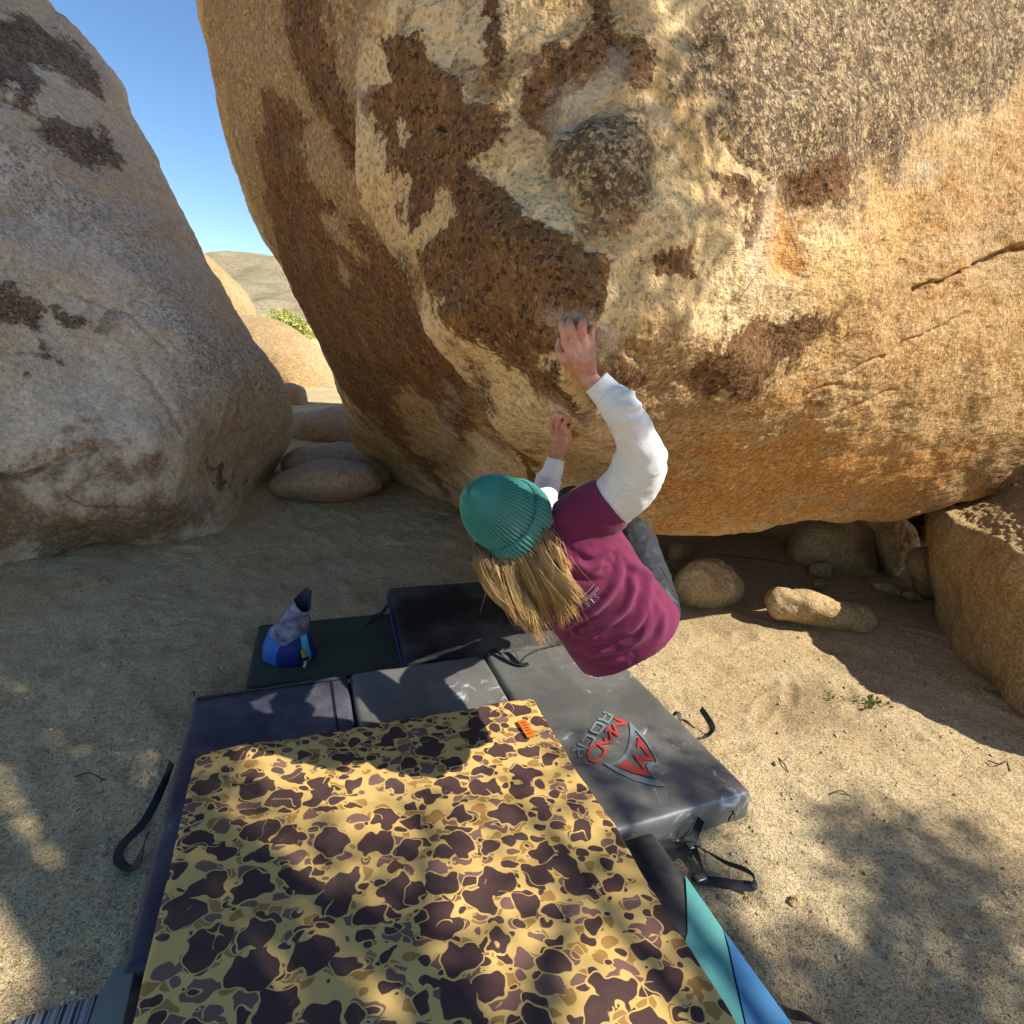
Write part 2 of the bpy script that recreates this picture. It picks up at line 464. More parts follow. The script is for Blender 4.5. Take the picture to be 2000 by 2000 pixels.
# ---- the climbed overhanging boulder
main_outline = [(880, 985), (800, 950), (742, 920), (712, 890), (690, 850), (662, 770), (640, 710), (590, 610), (540, 510), (510, 455),
    (475, 365), (445, 285), (425, 190), (405, 95), (380, 0), (340, -200), (300, -500), (330, -900), (620, -1400), (1200, -1700), (2000, -1600),
    (2800, -1100), (3300, -300), (3200, 400), (2700, 800), (2300, 900), (2000, 958), (1846, 987), (1759, 1005), (1676, 1011), (1560, 1018), (1448, 1036), (1340, 1046), (1258, 1050),
    (1180, 1066), (1090, 1062), (990, 1035)]
main_depth = TPS([(1130, 650, 1.50), (1100, 835, 1.86), (1110, 960, 2.75), (1180, 1060, 2.85), (1258, 1048, 2.95), (1500, 1030, 3.15), (1700, 1010, 3.3),
    (2000, 950, 3.4), (2000, 500, 2.85), (2000, 0, 2.5), (1500, 0, 1.74), (1500, 400, 1.80), (1500, 700, 2.12), (1350, 850, 2.25), (1750, 800, 2.75), (1000, 0, 1.62), (1000, 300, 1.56),
    (1250, 300, 1.52), (740, 0, 1.86), (725, 380, 2.05), (880, 690, 2.15), (965, 850, 2.75), (900, 985, 5.2), (740, 915, 6.0), (690, 850, 5.3), (590, 610, 4.1),
    (515, 460, 3.6), (450, 285, 3.25), (380, 0, 3.0), (590, 280, 2.55), (690, 600, 2.95), (810, 830, 4.0), (2700, 0, 3.6), (2700, 800, 4.3), (1000, -700, 1.75),
    (300, -700, 3.1), (2000, -700, 2.95), (1200, -1600, 2.6), (3200, -300, 4.6), (1090, 1060, 3.1), (990, 1035, 4.0)])
def z1(p): return Z(p, 600, 0, 2.415)
def z2(p): return Z(p, 1200, 0, 1.9325)
def z3(p): return Z(p, 0, 0, 2.415)
def z4(p): return Z(p, 0, 600, 2.415)
ridge = [(800, -500), (775, -60), (735, 60), (716, 170), (713, 290), (714, 390), (760, 470), (800, 550), (850, 640), (900, 720), (960, 800), (1010, 880), (1040, 960)]
egg = z1([(1085, 680), (1150, 600), (1300, 540), (1470, 500), (1600, 560), (1640, 700), (1630, 880), (1540, 990), (1400, 985), (1260, 890), (1110, 770)])
big_varnish = z1([(415, 240), (560, 165), (600, 175), (610, 290), (650, 340), (730, 390), (760, 490), (890, 480), (915, 620), (890, 700), (800, 740), (720, 720), (860, 830), (1000, 950), (1060, 1040), (1180, 1090),
    (1330, 1190), (1420, 1180), (1440, 1260), (1400, 1420), (1380, 1480), (1200, 1540), (1180, 1640), (1100, 1680), (1080, 1800), (960, 1720), (890, 1640), (700, 1480), (560, 1300), (520, 1190), (640, 1070), (660, 980),
    (615, 870), (560, 1080), (490, 1130), (440, 1050), (430, 850), (380, 720), (310, 500), (370, 430), (440, 410), (415, 330)])
left_varnish = [(505, 170), (560, 200), (600, 235), (585, 290), (605, 345), (640, 395), (690, 450), (760, 520), (800, 590), (850, 660), (905, 750), (922, 830), (895, 872), (835, 795), (790, 765), (772, 768), (772, 790), (790, 850), (850, 900), (880, 965),
    (800, 890), (740, 830), (690, 790), (650, 710), (588, 605), (546, 500), (524, 414), (508, 290)]
main_stains = {
    'varnish': [big_varnish, left_varnish,
        z1([(840, -40), (910, -40), (945, 150), (940, 330), (880, 410), (820, 370), (820, 180)]),
        z1([(1330, -40), (1415, -40), (1415, 160), (1450, 220), (1445, 300), (1300, 370), (1210, 420), (1180, 480), (1110, 580), (1060, 540), (1010, 470), (1020, 350), (1100, 290), (1110, 200), (1190, 200), (1230, 230), (1330, 130)]),
        z1([(1490, 220), (1590, 200), (1620, 260), (1620, 400), (1590, 440), (1500, 390), (1480, 310)]),
        z2([(420, 1240), (520, 1190), (640, 1200), (880, 1160), (800, 1240), (640, 1370), (500, 1490), (330, 1490), (240, 1430), (330, 1330)]),
        [(530, -60), (600, -60), (625, 60), (680, 200), (712, 290), (690, 260), (676, 330), (660, 330), (645, 255), (600, 200), (560, 110)],
        [(1190, 690), (1235, 700), (1275, 745), (1260, 770), (1200, 760), (1180, 720)],
        [(1060, 700), (1100, 705), (1130, 790), (1150, 830), (1090, 790), (1050, 760)],
        z2([(660, 650), (830, 600), (900, 700), (760, 780), (680, 760)]),
        z2([(370, 640), (520, 650), (600, 720), (570, 830), (480, 940), (500, 800), (430, 700)]),
        [(1004, 860), (1030, 880), (1060, 940), (1040, 960), (1010, 900)],
        z2([(90, 980), (280, 960), (330, 1050), (180, 1020)]),
        (z1([(430, 570), (460, 600), (450, 680), (420, 640)]),), ([(622, 420), (650, 415), (690, 470), (705, 510), (680, 480), (640, 445)],),
        ([(660, 490), (670, 500), (690, 540), (680, 545)],), ([(775, 770), (800, 765), (850, 850), (870, 900), (820, 870), (785, 820)],)],
    'grey': [egg, z2([(250, 60), (240, -60), (1700, -60), (1700, 250), (1250, 480), (1000, 620), (830, 780), (700, 760), (640, 660), (560, 640), (400, 470), (220, 300)]),
        [(900, 745), (960, 700), (1000, 800), (1010, 870), (960, 830)], [(760, 500), (800, 530), (860, 660), (830, 660), (790, 590)]],
    'orange': [z2([(620, 640), (740, 700), (740, 790), (690, 860), (690, 960), (680, 1040), (600, 1030), (560, 970), (600, 850)]), [(930, 745), (945, 690), (1000, 800), (1010, 860), (960, 790)],
        [(1380, 880), (1600, 830), (1900, 900), (1800, 980), (1560, 1010), (1260, 1040), (1220, 990)], z1([(1240, 900), (1560, 1010), (1500, 1080), (1320, 1020)])],
    'pale': [z2([(600, 690), (622, 700), (590, 850), (545, 980), (500, 1060), (440, 1150), (480, 1050), (560, 900)]), [(1085, 625), (1130, 610), (1180, 640), (1225, 650), (1180, 675), (1150, 660), (1110, 640)],
        [(1085, 795), (1110, 810), (1180, 840), (1170, 855), (1120, 840)], z1([(1210, 430), (1450, 330), (1480, 440), (1300, 520), (1160, 590), (1190, 500)]), z1([(1600, 480), (1660, 520), (1720, 780), (1650, 640)]),
        [(718, 160), (726, 150), (724, 300), (716, 300)], [(870, 770), (885, 790), (880, 850), (862, 800)], z2([(1100, 600), (1250, 590), (1200, 680), (1110, 680)])],  # first strip here paints the sunlit edge of the ridge pale
    'brown': [[(380, -60), (780, -60), (735, 60), (716, 170), (713, 290), (714, 390), (760, 470), (800, 550), (850, 640), (900, 720), (960, 800), (900, 960), (740, 920), (640, 720), (520, 470), (440, 280)], [(1180, 640), (1300, 600), (1420, 690), (1400, 800), (1250, 860), (1150, 800)]],
    'streak': lambda UV, V, fr: np.clip(sstep(-140, 140, polysd(UV, [(1150, 1060), (1240, 800), (1450, 740), (1700, 590), (1800, 330), (2000, 150), (2600, 100), (2600, 1000), (1700, 1010)])*1.6), 0, 1),
}
crack = [(1800, 566), (1822, 558), (1900, 520), (2000, 482), (2100, 450)]
def main_carve(UV, V):
    d = np.zeros(len(UV))
    dr, side = linedist(UV, ridge)
    w = sstep(-600, 0, UV[:, 1]) * sstep(1000, 880, UV[:, 1])
    d += w*np.where(side < 0, .045*np.exp(-dr/60), -.035*np.exp(-dr/70))*sstep(0, 5, dr)
    sd = polysd(UV, egg); d += .032*sstep(-14, 60, sd)-.008*np.exp(-((sd+8)/9)**2)
    for poly, h in ((main_stains['varnish'][0], .010), (main_stains['varnish'][2], .009), (main_stains['varnish'][3], .010), (main_stains['varnish'][4], .010), (left_varnish, .008)):
        d += h*sstep(-5, 5, polysd(UV, poly))
    UVw = UV+np.stack([fbm(V, 7, 3, off=1.1), fbm(V, 7, 3, off=4.2)], 1)*9; wv_ = 1+.6*fbm(V, 9, 2)
    for line, wd, dp in ((crack, 4.5, .07), ([(600, 170), (640, 240), (690, 320), (716, 380)], 4, .05), ([(1410, 240), (1460, 310), (1515, 355)], 3, .03),
                         ([(1640, 0), (1625, 120), (1560, 180)], 2.5, .008), ([(440, 110), (540, 290), (590, 390)], 3.5, .025), ([(1560, 770), (1700, 700), (1900, 610)], 3, .015),
                         ([(1515, 355), (1490, 500), (1430, 600)], 4, .015), ([(1400, 640), (1440, 560), (1420, 480)], 2.5, .006), ([(1350, 900), (1500, 830), (1750, 760)], 3, .012),
                         ([(855, 245), (872, 250)], 3.5, .03), ([(690, 1000), (800, 880), (740, 840)], 2.5, .0), ([(640, 400), (760, 530), (860, 660), (960, 790)], 5, .03)):
        dd, _ = linedist(UVw, line); d -= dp*np.exp(-(dd/(wd*wv_))**2)
    d += -.035*sstep(-25, 25, polysd(UV, main_stains['orange'][0]))
    for u, v, r, h in ((1192, 722, 34, .035), (1090, 725, 30, .035), (1150, 665, 20, -.02), (1140, 820, 45, .03), (1300, 640, 70, .03), (1420, 700, 60, .025), (1150, 770, 20, -.03), (1235, 690, 14, -.025),
                       (900, 620, 80, .03), (1050, 480, 90, .02), (950, 200, 60, .02), (620, 520, 60, .03), (560, 330, 40, .02), (1600, 250, 110, .03), (1330, 440, 70, .025)):
        d += h*np.exp(-((UV[:, 0]-u)**2+(UV[:, 1]-v)**2)/(r*r))
    return d
ROCK_MAIN = rock_mat('golden_granite', '#e4c698', '#d2aa70', '#a3784a', '#66462b', grey='#5c4834', orange='#c08542', attrs=('varnish', 'grey', 'orange', 'pale', 'brown'),
    streak=((0.0, math.radians(27), 0.0), (.35, 1.0, 2.6), '#a97638', '#7d5a35', '#cda878'))
main, main_bvh = boulder('boulder', main_outline, main_depth, (1180, 470), lambda uv: .25+.35*sstep(900, 500, uv[:, 0])+.5*sstep(1500, 2400, uv[:, 0]), 2.4, 1150, 400,
    [(.045, 1.1, 3), (.014, 5, 3), (.0045, 20, 3), (.0022, 75, 2)], ROCK_MAIN, stains=main_stains, carve=main_carve, base=P(1300, 900, 4.5))
tag(main, 'huge overhanging golden brown granite boulder with dark patches that the person climbs', 'boulder')

# ---- the grey boulder on the left
left_outline = [(90, 0), (128, 40), (182, 100), (238, 170), (268, 230), (302, 300), (332, 370), (368, 445), (386, 485), (432, 560), (482, 640), (538, 718), (556, 760), (563, 820), (555, 872), (522, 960), (470, 1042), (420, 1072), (318, 1096),
    (200, 1080), (110, 1118), (0, 1140), (-300, 1240), (-800, 1250), (-1300, 800), (-1300, 0), (-850, -650), (-350, -750), (-30, -250)]
lt = [(318, 1096), (470, 1042), (110, 1118), (-300, 1240), (0, 1140), (522, 960)]
left_depth = TPS([(u, v, gt(u, v)-.05) for u, v in lt]+[(560, 790, 5.3), (300, 300, 5.3), (90, 0, 5.2), (-300, 600, 3.6), (200, 700, 4.35), (0, 300, 4.3), (400, 640, 4.7), (200, 1000, 4.05), (0, 1000, 3.8), (-900, 300, 4.2), (-500, -500, 5.2), (400, 900, 4.45)])
left_stains = {'varnish': [z3([(0, 60), (100, 40), (200, 80), (330, 170), (450, 290), (520, 400), (490, 440), (350, 370), (230, 290), (170, 270), (150, 330), (210, 470), (120, 520), (60, 450), (-100, 440), (-200, 100)]),
        z3([(160, 620), (250, 560), (340, 600), (440, 590), (530, 660), (570, 760), (550, 820), (420, 790), (300, 740), (220, 680)]),
        z3([(-100, 1310), (60, 1360), (80, 1420), (190, 1440), (230, 1540), (180, 1570), (60, 1540), (-100, 1560)]), z3([(240, 1450), (340, 1480), (470, 1500), (440, 1560), (340, 1570), (260, 1520)]),
        z3([(195, 1630), (310, 1700), (350, 1745), (260, 1740), (200, 1690), (150, 1760), (110, 1800), (120, 1750), (190, 1690)]),
        z4([(985, 710), (1040, 760), (1080, 830), (1050, 850), (1000, 780)]), z3([(0, 480), (100, 500), (190, 570), (60, 540), (0, 520)])],
    'grey': [z3([(0, 600), (400, 850), (700, 1100), (900, 1400), (1250, 1700), (1330, 1850), (1000, 1900), (500, 1300), (0, 1100)])],
    'orange': [z4([(0, 800), (120, 800), (320, 690), (420, 670), (570, 690), (600, 740), (760, 720), (700, 780), (640, 830), (620, 900), (760, 890), (900, 960), (980, 1000), (900, 1060), (820, 1130), (700, 1190), (560, 1150), (420, 1170), (220, 1200), (120, 1150), (-200, 1200), (-200, 850)]),
        (z4([(90, 810), (200, 830), (400, 920), (440, 970), (330, 930), (200, 880)]),)],
    'pale': [z3([(0, 1050), (150, 1000), (500, 1150), (620, 1400), (400, 1300), (100, 1200)]), z4([(850, 850), (940, 880), (960, 940), (900, 900)])]}
def left_carve(UV, V):
    d = np.zeros(len(UV))
    for line, wd, dp in (([(0, 930), (45, 930), (130, 895), (190, 875)], 5, .06), ([(0, 195), (60, 215), (90, 235)], 6, .06), ([(45, 935), (180, 985), (320, 1000)], 5, .03), ([(270, 710), (330, 790), (360, 840)], 5, .03), ([(100, 560), (250, 610), (330, 680)], 5, .02)):
        dd, _ = linedist(UV, line); d -= dp*np.exp(-(dd/wd)**2)
    d -= .10*np.exp(-((UV[:, 0]-230)/90)**2-((UV[:, 1]-1100)/28)**2)
    d += .08*np.exp(-((UV[:, 0]-150)/130)**2-((UV[:, 1]-980)/45)**2)
    return d
ROCK_LEFT = rock_mat('grey_granite', '#dcc8b0', '#d2bb9e', '#b89c7c', '#66564a', grey='#cabfb2', orange='#6a4a32', attrs=('varnish', 'grey', 'orange', 'pale'), scale=.75, speck=.55)
leftb, left_bvh = boulder('boulder', left_outline, left_depth, (-150, 500), .55, 3.0, 700, 210, [(.07, .8, 3), (.022, 3.4, 3), (.007, 13, 3), (.003, 45, 2)], ROCK_LEFT, stains=left_stains, carve=left_carve)
tag(leftb, 'tall shaded grey granite boulder leaning at the left edge', 'boulder')

# ---- smaller rocks: outline, ground contact, thickness
ROCK_TAN = rock_mat('tan_granite', '#c9ad80', '#b89868', '#8d6d45', '#463020', attrs=(), scale=1.2, speck=.8)
ROCK_GOLD = rock_mat('gold_granite', '#bda078', '#ae9066', '#94774f', '#4d3a28', attrs=(), scale=.45, speck=.7)  # even golden brown tone, shared by the far rocks and small stones
ROCK_PINK = rock_mat('smooth_granite', '#b39b84', '#a68c72', '#8a7059', '#4d3a2b', attrs=(), scale=.8, speck=.5, bumpk=.5)
def rock(outline, t, thick, mat, label, seg=150, ring=34, amp=.02, name='rock', group=None, flat=2.0, stains=None, tilt=0.0):
    o = np.array(outline, float); c = o.mean(0)
    def dep(uv):
        q = uv-c
        return np.full(len(uv), t)+tilt*(-(q[:, 1])/max(1., np.ptp(o[:, 1])))
    ob, bv = boulder(name, outline, lambda uv: dep(uv)-thick, c, thick, thick, seg, ring,
        [(amp, 1.6/max(thick, .08)*.45, 3), (amp*.3, 5/max(thick, .08)*.5, 3), (amp*.06, 40, 2)], mat, s0=0.0)
    tag(ob, label, 'rock', group)
    return ob
rr_out = [(1815, 1090), (1812, 1020), (1835, 985), (1880, 955), (1905, 925), (1950, 905), (2000, 888), (2120, 850), (2300, 790), (2500, 850), (2680, 1100), (2650, 1450), (2450, 1600), (2200, 1530), (2000, 1425), (1930, 1345), (1880, 1310), (1845, 1275), (1830, 1200)]
rr_depth = TPS([(1835, 1000, 3.75), (1870, 1030, 3.62), (1960, 1062, 3.3), (2000, 1090, 3.15), (2200, 1120, 2.7), (1890, 950, 4.1), (2000, 892, 3.9), (2200, 850, 3.3), (2500, 900, 2.8), (1832, 1200, gt(1845, 1275)+.15), (1880, 1305, gt(1880, 1310)),
    (1930, 1340, gt(1930, 1345)), (2000, 1420, gt(2000, 1425)), (2000, 1250, 3.1), (1900, 1150, 3.45), (2200, 1300, 2.6), (2200, 1520, gt(2200, 1530)), (2600, 1200, 2.4)])
def rr_carve(UV, V):
    d, side = linedist(UV, [(1800, 985), (1835, 1000), (1870, 1030), (1960, 1062), (2000, 1090), (2200, 1120)])
    k = .03*np.exp(-(d/10)**2)+.022*sstep(0, 20, d)*np.exp(-d/60)*np.abs(fbm(V, 16, 3))*(side < 0)*2
    return k
rrk, _ = boulder('rock', rr_out, rr_depth, (2150, 1150), .3, .9, 620, 190, [(.035, 1.6, 3), (.012, 6, 3), (.004, 22, 3), (.002, 70, 2)], ROCK_TAN, s0=.75, carve=rr_carve)
tag(rrk, 'large tan rock with a sunlit rough top at the right edge', 'rock')
rock([(1497, 1165), (1515, 1148), (1560, 1150), (1620, 1165), (1690, 1183), (1712, 1205), (1708, 1228), (1680, 1238), (1600, 1226), (1520, 1210), (1498, 1192)], gt(1600, 1222)-.02, .16, ROCK_TAN, 'long rounded log shaped rock lying in shade on the sand', amp=.018)
rock([(1318, 1150), (1335, 1110), (1370, 1088), (1405, 1092), (1440, 1125), (1448, 1150), (1440, 1178), (1380, 1195), (1330, 1185)], gt(1390, 1185)+.05, .2, ROCK_TAN, 'rounded half buried rock beside the person\'s hip', amp=.03)
rock([(1585, 1102), (1615, 1097), (1624, 1112), (1620, 1130), (1590, 1126), (1580, 1118)], gt(1600, 1130), .07, ROCK_TAN, 'small blocky stone in the shade under the boulder', 60, 14, .012)
rock([(1545, 1050), (1580, 1010), (1650, 1000), (1695, 1020), (1715, 1080), (1722, 1120), (1690, 1145), (1600, 1140), (1550, 1110)], gt(1630, 1125)+.35, .4, ROCK_TAN, 'dark bulky rock deep under the overhang', amp=.05)
rock([(1708, 1060), (1712, 1030), (1745, 1005), (1765, 1012), (1785, 1040), (1790, 1070), (1770, 1110), (1755, 1135), (1722, 1120), (1718, 1090)], gt(1745, 1128)+.1, .22, ROCK_GOLD, 'pale angular rock catching sun under the overhang', amp=.04)
rock([(1800, 1040), (1808, 1000), (1830, 990), (1850, 1010), (1850, 1060), (1830, 1080), (1795, 1060)], gt(1820, 1070)+.3, .25, ROCK_GOLD, 'golden sunlit rock peeking out behind the large right rock', 80, 20, .03)
rock([(1775, 1085), (1795, 1068), (1830, 1070), (1850, 1110), (1840, 1170), (1800, 1165), (1778, 1125)], gt(1805, 1165), .2, ROCK_TAN, 'dark rounded rock wedged against the large right rock', 80, 20, .03)
rock([(1705, 1140), (1740, 1136), (1765, 1155), (1758, 1164), (1720, 1155)], gt(1740, 1162), .05, ROCK_TAN, 'flat stone slab in shade below the pale angular rock', 60, 12, .008)
rock([(1765, 1157), (1790, 1156), (1805, 1168), (1790, 1173), (1768, 1168)], gt(1785, 1172), .05, ROCK_TAN, 'thin stone flake in shade beside the dark wedged rock', 50, 10, .008)
rock([(1305, 1075), (1318, 1058), (1340, 1062), (1348, 1085), (1330, 1100), (1308, 1098)], gt(1325, 1098)+.1, .14, ROCK_TAN, 'small round rock in the dark at the left of the cave', 60, 14, .015)
rock([(1590, 1320-180), (1600, 1130), (1612, 1136), (1610, 1148), (1594, 1150)], gt(1600, 1148), .03, ROCK_TAN, 'pebble in shade just above the log shaped rock', 40, 8, .004)
# gap between the boulders
rock([(525, 940), (560, 915), (600, 900), (660, 897), (715, 905), (745, 925), (742, 955), (700, 972), (640, 982), (570, 975), (530, 962)], gt(640, 975), .45, ROCK_PINK, 'low pillow shaped rock at the front of the gap', amp=.03)
rock([(548, 900), (580, 876), (640, 866), (700, 868), (740, 885), (765, 930), (740, 945), (640, 930), (560, 925)], gt(640, 925)-.2, .5, ROCK_PINK, 'flat rounded rock just behind the pillow shaped rock', amp=.04)
rock([(540, 850), (560, 812), (620, 803), (680, 798), (730, 820), (740, 870), (700, 895), (600, 895), (545, 890)], 8.5, .7, ROCK_PINK, 'broad smooth rock in shade in the middle of the gap', amp=.05)
rock([(545, 760), (565, 748), (590, 755), (602, 780), (598, 805), (570, 815), (540, 805)], 11.0, .3, ROCK_PINK, 'small round rock in front of the bright sunlit rock', 90, 20, .03)
rock([(400, 640), (430, 620), (500, 618), (560, 635), (610, 665), (640, 705), (665, 770), (690, 860), (600, 880), (450, 860), (390, 760)], 16.0, 1.9, ROCK_GOLD, 'big bright sunlit rounded rock at the far side of the gap', 260, 70, .10)
rock([(300, 560), (340, 470), (382, 483), (420, 510), (455, 545), (490, 590), (502, 625), (505, 680), (440, 760), (330, 740)], 17.5, 1.9, ROCK_GOLD, 'tall bright sunlit rock rising right behind the grey boulder', 220, 60, .10)
# rock added at the back of the cave to block light leaks
rock([(820, 900), (1000, 800), (1400, 780), (1900, 800), (2050, 900), (1960, 1010), (1720, 1050), (1500, 1090), (1200, 1095), (950, 1070), (850, 1000)], 6.6, .9, ROCK_TAN, 'rock wall added behind the cave to keep light out', 200, 40, .08)

# ---- hills and sky side
hx = np.linspace(-420, 260, 150); hy = np.linspace(240, 900, 110)
HX, HY = np.meshgrid(hx, hy, indexing='ij')
hp = np.stack([HX.ravel(), HY.ravel(), np.zeros(HX.size)], 1)
hz = (sstep(240, 620, HY.ravel())*66*(1+.22*fbm(hp, .004, 4))+4*fbm(hp, .02, 4)*sstep(240, 300, HY.ravel()))-1.0
M = Mat('scrub_hillside')
shr = M.n('TexVoronoi', {'Vector': M.co(), 'Scale': .32}, feature='F1').outputs['Distance']
col = M.mix(M.step(M.noise(.03, 5, .6), .35, .65), lin('#ab9874'), lin('#938463'))
col = M.mix(M.step(M.math('ADD', shr, M.math('MULTIPLY', M.noise(.9, 4, .7), .5)), .62, .42, 0, .75), col, lin('#6f6b4a'))
HILL = M.out(col, .95, M.bump(M.noise(.35, 6, .7), .8, 1.5), .1)
tag(mesh_obj('hills', np.stack([hp[:, 0], hp[:, 1], hz], 1), grid_faces(150, 110), HILL), kind='structure')

# ------------------------------------------------------------------ crash pads
def slab(L, W, H, r, dx, noise=()):
    """rounded cushion, x 0..L, y -W..0, z 0..H"""
    def ax(n, s): return np.linspace(0, s, max(2, int(round(s/n))+1))
    xs, ys, zs = ax(dx, L), ax(dx, W), ax(min(dx, H/5), H)
    quads = []; verts = []
    def face(a, b, fn):
        A, B = np.meshgrid(a, b, indexing='ij'); v = fn(A.ravel(), B.ravel())
        f = grid_faces(len(a), len(b))+sum(len(x) for x in verts); verts.append(v); quads.append(f)
    face(xs, ys, lambda a, b: np.stack([a, b, np.full_like(a, H)], 1))
    face(xs, ys, lambda a, b: np.stack([a, W-b, np.zeros_like(a)], 1))
    face(xs, zs, lambda a, b: np.stack([a, np.zeros_like(a), b], 1))
    face(xs, zs, lambda a, b: np.stack([L-a, np.full_like(a, W), b], 1))
    face(ys, zs, lambda a, b: np.stack([np.zeros_like(a), W-a, b], 1))
    face(ys, zs, lambda a, b: np.stack([np.full_like(a, L), a, b], 1))
    V = np.concatenate(verts); F = np.concatenate(quads)
    key = np.round(V*20000).astype(np.int64)
    _, idx, inv = np.unique(key, axis=0, return_index=True, return_inverse=True)
    V = V[idx]; F = inv.reshape(-1)[F]
    c = np.clip(V, [r, r, r], [L-r, W-r, H-r]); d = V-c; n = np.linalg.norm(d, axis=1); k = n > 1e-9
    dirs = np.zeros_like(V); dirs[k] = d[k]/n[k][:, None]
    V = np.where(k[:, None], c+dirs*np.minimum(r, np.maximum(n, r))[:, None]*1.0, V)
    V[:, 1] -= W
    for amp, sc, oc in noise: V += dirs*(amp*fbm(V, sc, oc, off=L*7+H))[:, None]
    return V, F
def place(V, origin, ex, z0):
    ex = np.array([ex[0], ex[1], 0.]); ex /= np.linalg.norm(ex); ey = np.array([-ex[1], ex[0], 0.])
    return np.array([origin[0], origin[1], z0])+V[:, :1]*ex+V[:, 1:2]*ey+V[:, 2:3]*np.array([0, 0, 1.])
def slab_obj(name, parent, mat, origin, ex, L, W, H, z0, r=.02, dx=.03, noise=(), shift=(0, 0)):
    V, F = slab(L, W, H, r, dx, noise); V = V+np.array([shift[0], shift[1], 0])
    W_ = place(V, origin, ex, z0)
    return mesh_obj(name, W_, F, mat, parent, base=W_.mean(0)*[1, 1, 0]+[0, 0, z0])
def ribbon(name, pts, width, mat, parent=None, thick=.0025, n=60, up=(0, 0, 1), twist=0.0, side=None):
    p = catmull(pts, n); T = np.gradient(p, axis=0); T /= np.linalg.norm(T, axis=1)[:, None]
    U = np.tile(np.array(up, float), (n, 1))
    S = np.cross(T, U); S /= np.maximum(np.linalg.norm(S, axis=1), 1e-6)[:, None]
    Nn = np.cross(S, T)
    a = np.linspace(0, twist, n)[:, None] if np.isscalar(twist) else np.interp(np.linspace(0, 1, n), np.linspace(0, 1, len(twist)), twist)[:, None]
    S2 = S*np.cos(a)+Nn*np.sin(a); N2 = np.cross(S2, T)
    w = width/2; h = thick/2
    V = np.stack([p+S2*w+N2*h, p-S2*w+N2*h, p-S2*w-N2*h, p+S2*w-N2*h], 1).reshape(-1, 3)
    F = list(grid_faces(n, 4, True))+[(3, 2, 1, 0), (4*n-4, 4*n-3, 4*n-2, 4*n-1)]
    return mesh_obj(name, V, [tuple(f) for f in F], mat, parent, smooth=False, base=p[0])
def sheet(name, poly, z, mat, parent, holes=(), thick=.0012):
    """thin flat piece cut to a polygon given in world XY"""
    loops = [[Vector((x, y, 0)) for x, y in poly]]+[[Vector((x, y, 0)) for x, y in h] for h in holes]
    tris = geometry.tessellate_polygon(loops)
    flat = [v for l in loops for v in l]
    zz = z if callable(z) else (lambda x, y: z)
    V = [(v.x, v.y, zz(v.x, v.y)) for v in flat]+[(v.x, v.y, zz(v.x, v.y)-thick) for v in flat]
    n = len(flat); F = []
    for t in tris:
        a, b, c = t
        cr_ = (flat[b]-flat[a]).cross(flat[c]-flat[a]).z
        t = (a, b, c) if cr_ > 0 else (a, c, b)
        F.append(t); F.append((t[2]+n, t[1]+n, t[0]+n))
    s = 0
    for l in loops:
        k = len(l)
        for i in range(k): F.append((s+i, s+(i+1) % k, s+(i+1) % k+n, s+i+n))
        s += k
    V = np.array(V)
    o = mesh_obj(name, V, F, mat, parent, smooth=False, base=V.mean(0))
    return o
def stroke(line, w):
    """outline polygon of a stroked polyline (mitred)"""
    p = np.asarray(line, float); n = len(p); L = []; R = []
    for i in range(n):
        a = p[i]-p[i-1] if i > 0 else p[1]-p[0]; b = p[i+1]-p[i] if i < n-1 else p[-1]-p[-2]
        a = a/np.linalg.norm(a); b = b/np.linalg.norm(b)
        na = np.array([-a[1], a[0]]); nb_ = np.array([-b[1], b[0]]); mt = na+nb_; mt = mt/max(np.linalg.norm(mt), 1e-6)
        k = min(1/max(mt@nb_, .35), 2.2)
        L.append(p[i]+mt*w/2*k); R.append(p[i]-mt*w/2*k)
    return L+R[::-1]

PAD_BLACK_LIT = cloth_mat('sunlit_black_nylon', '#55544f', '#615f59', .42, 420, .0008, 5, .5, chalk=(9.0, .56, .8))  # black nylon, with sun glare put into its colour as a lighter grey
PAD_NAVY = cloth_mat('navy_nylon', '#1b1d33', '#20223a', .55, 420, .0008, 5, .45, chalk=(13.0, .66, .35))
PAD_DEEP = cloth_mat('deep_black_nylon', '#0f0f13', '#15151a', .6, 420, .0008, 5, .35, chalk=(12.0, .64, .4))
TRIM = cloth_mat('black_trim', '#0d0d10', '#16161a', .75, 500, .0008, 8, .3)
WEB = cloth_mat('strap_webbing', '#1b1b1c', '#2a2a2a', .6, 600, .0012, 20, .45)
WEB_OLIVE = cloth_mat('faded_webbing', '#3c3b36', '#4a4943', .6, 600, .0012, 20, .4)
PURPLE = plain('purple_piping', '#5a3f8c', .6)
LOGO_RED = plain('red_print', '#c2473c', .55)
LOGO_GREY = plain('grey_print', '#7f8684', .55)
METAL = plain('buckle_metal', '#8c8c8c', .3, .6, .9)

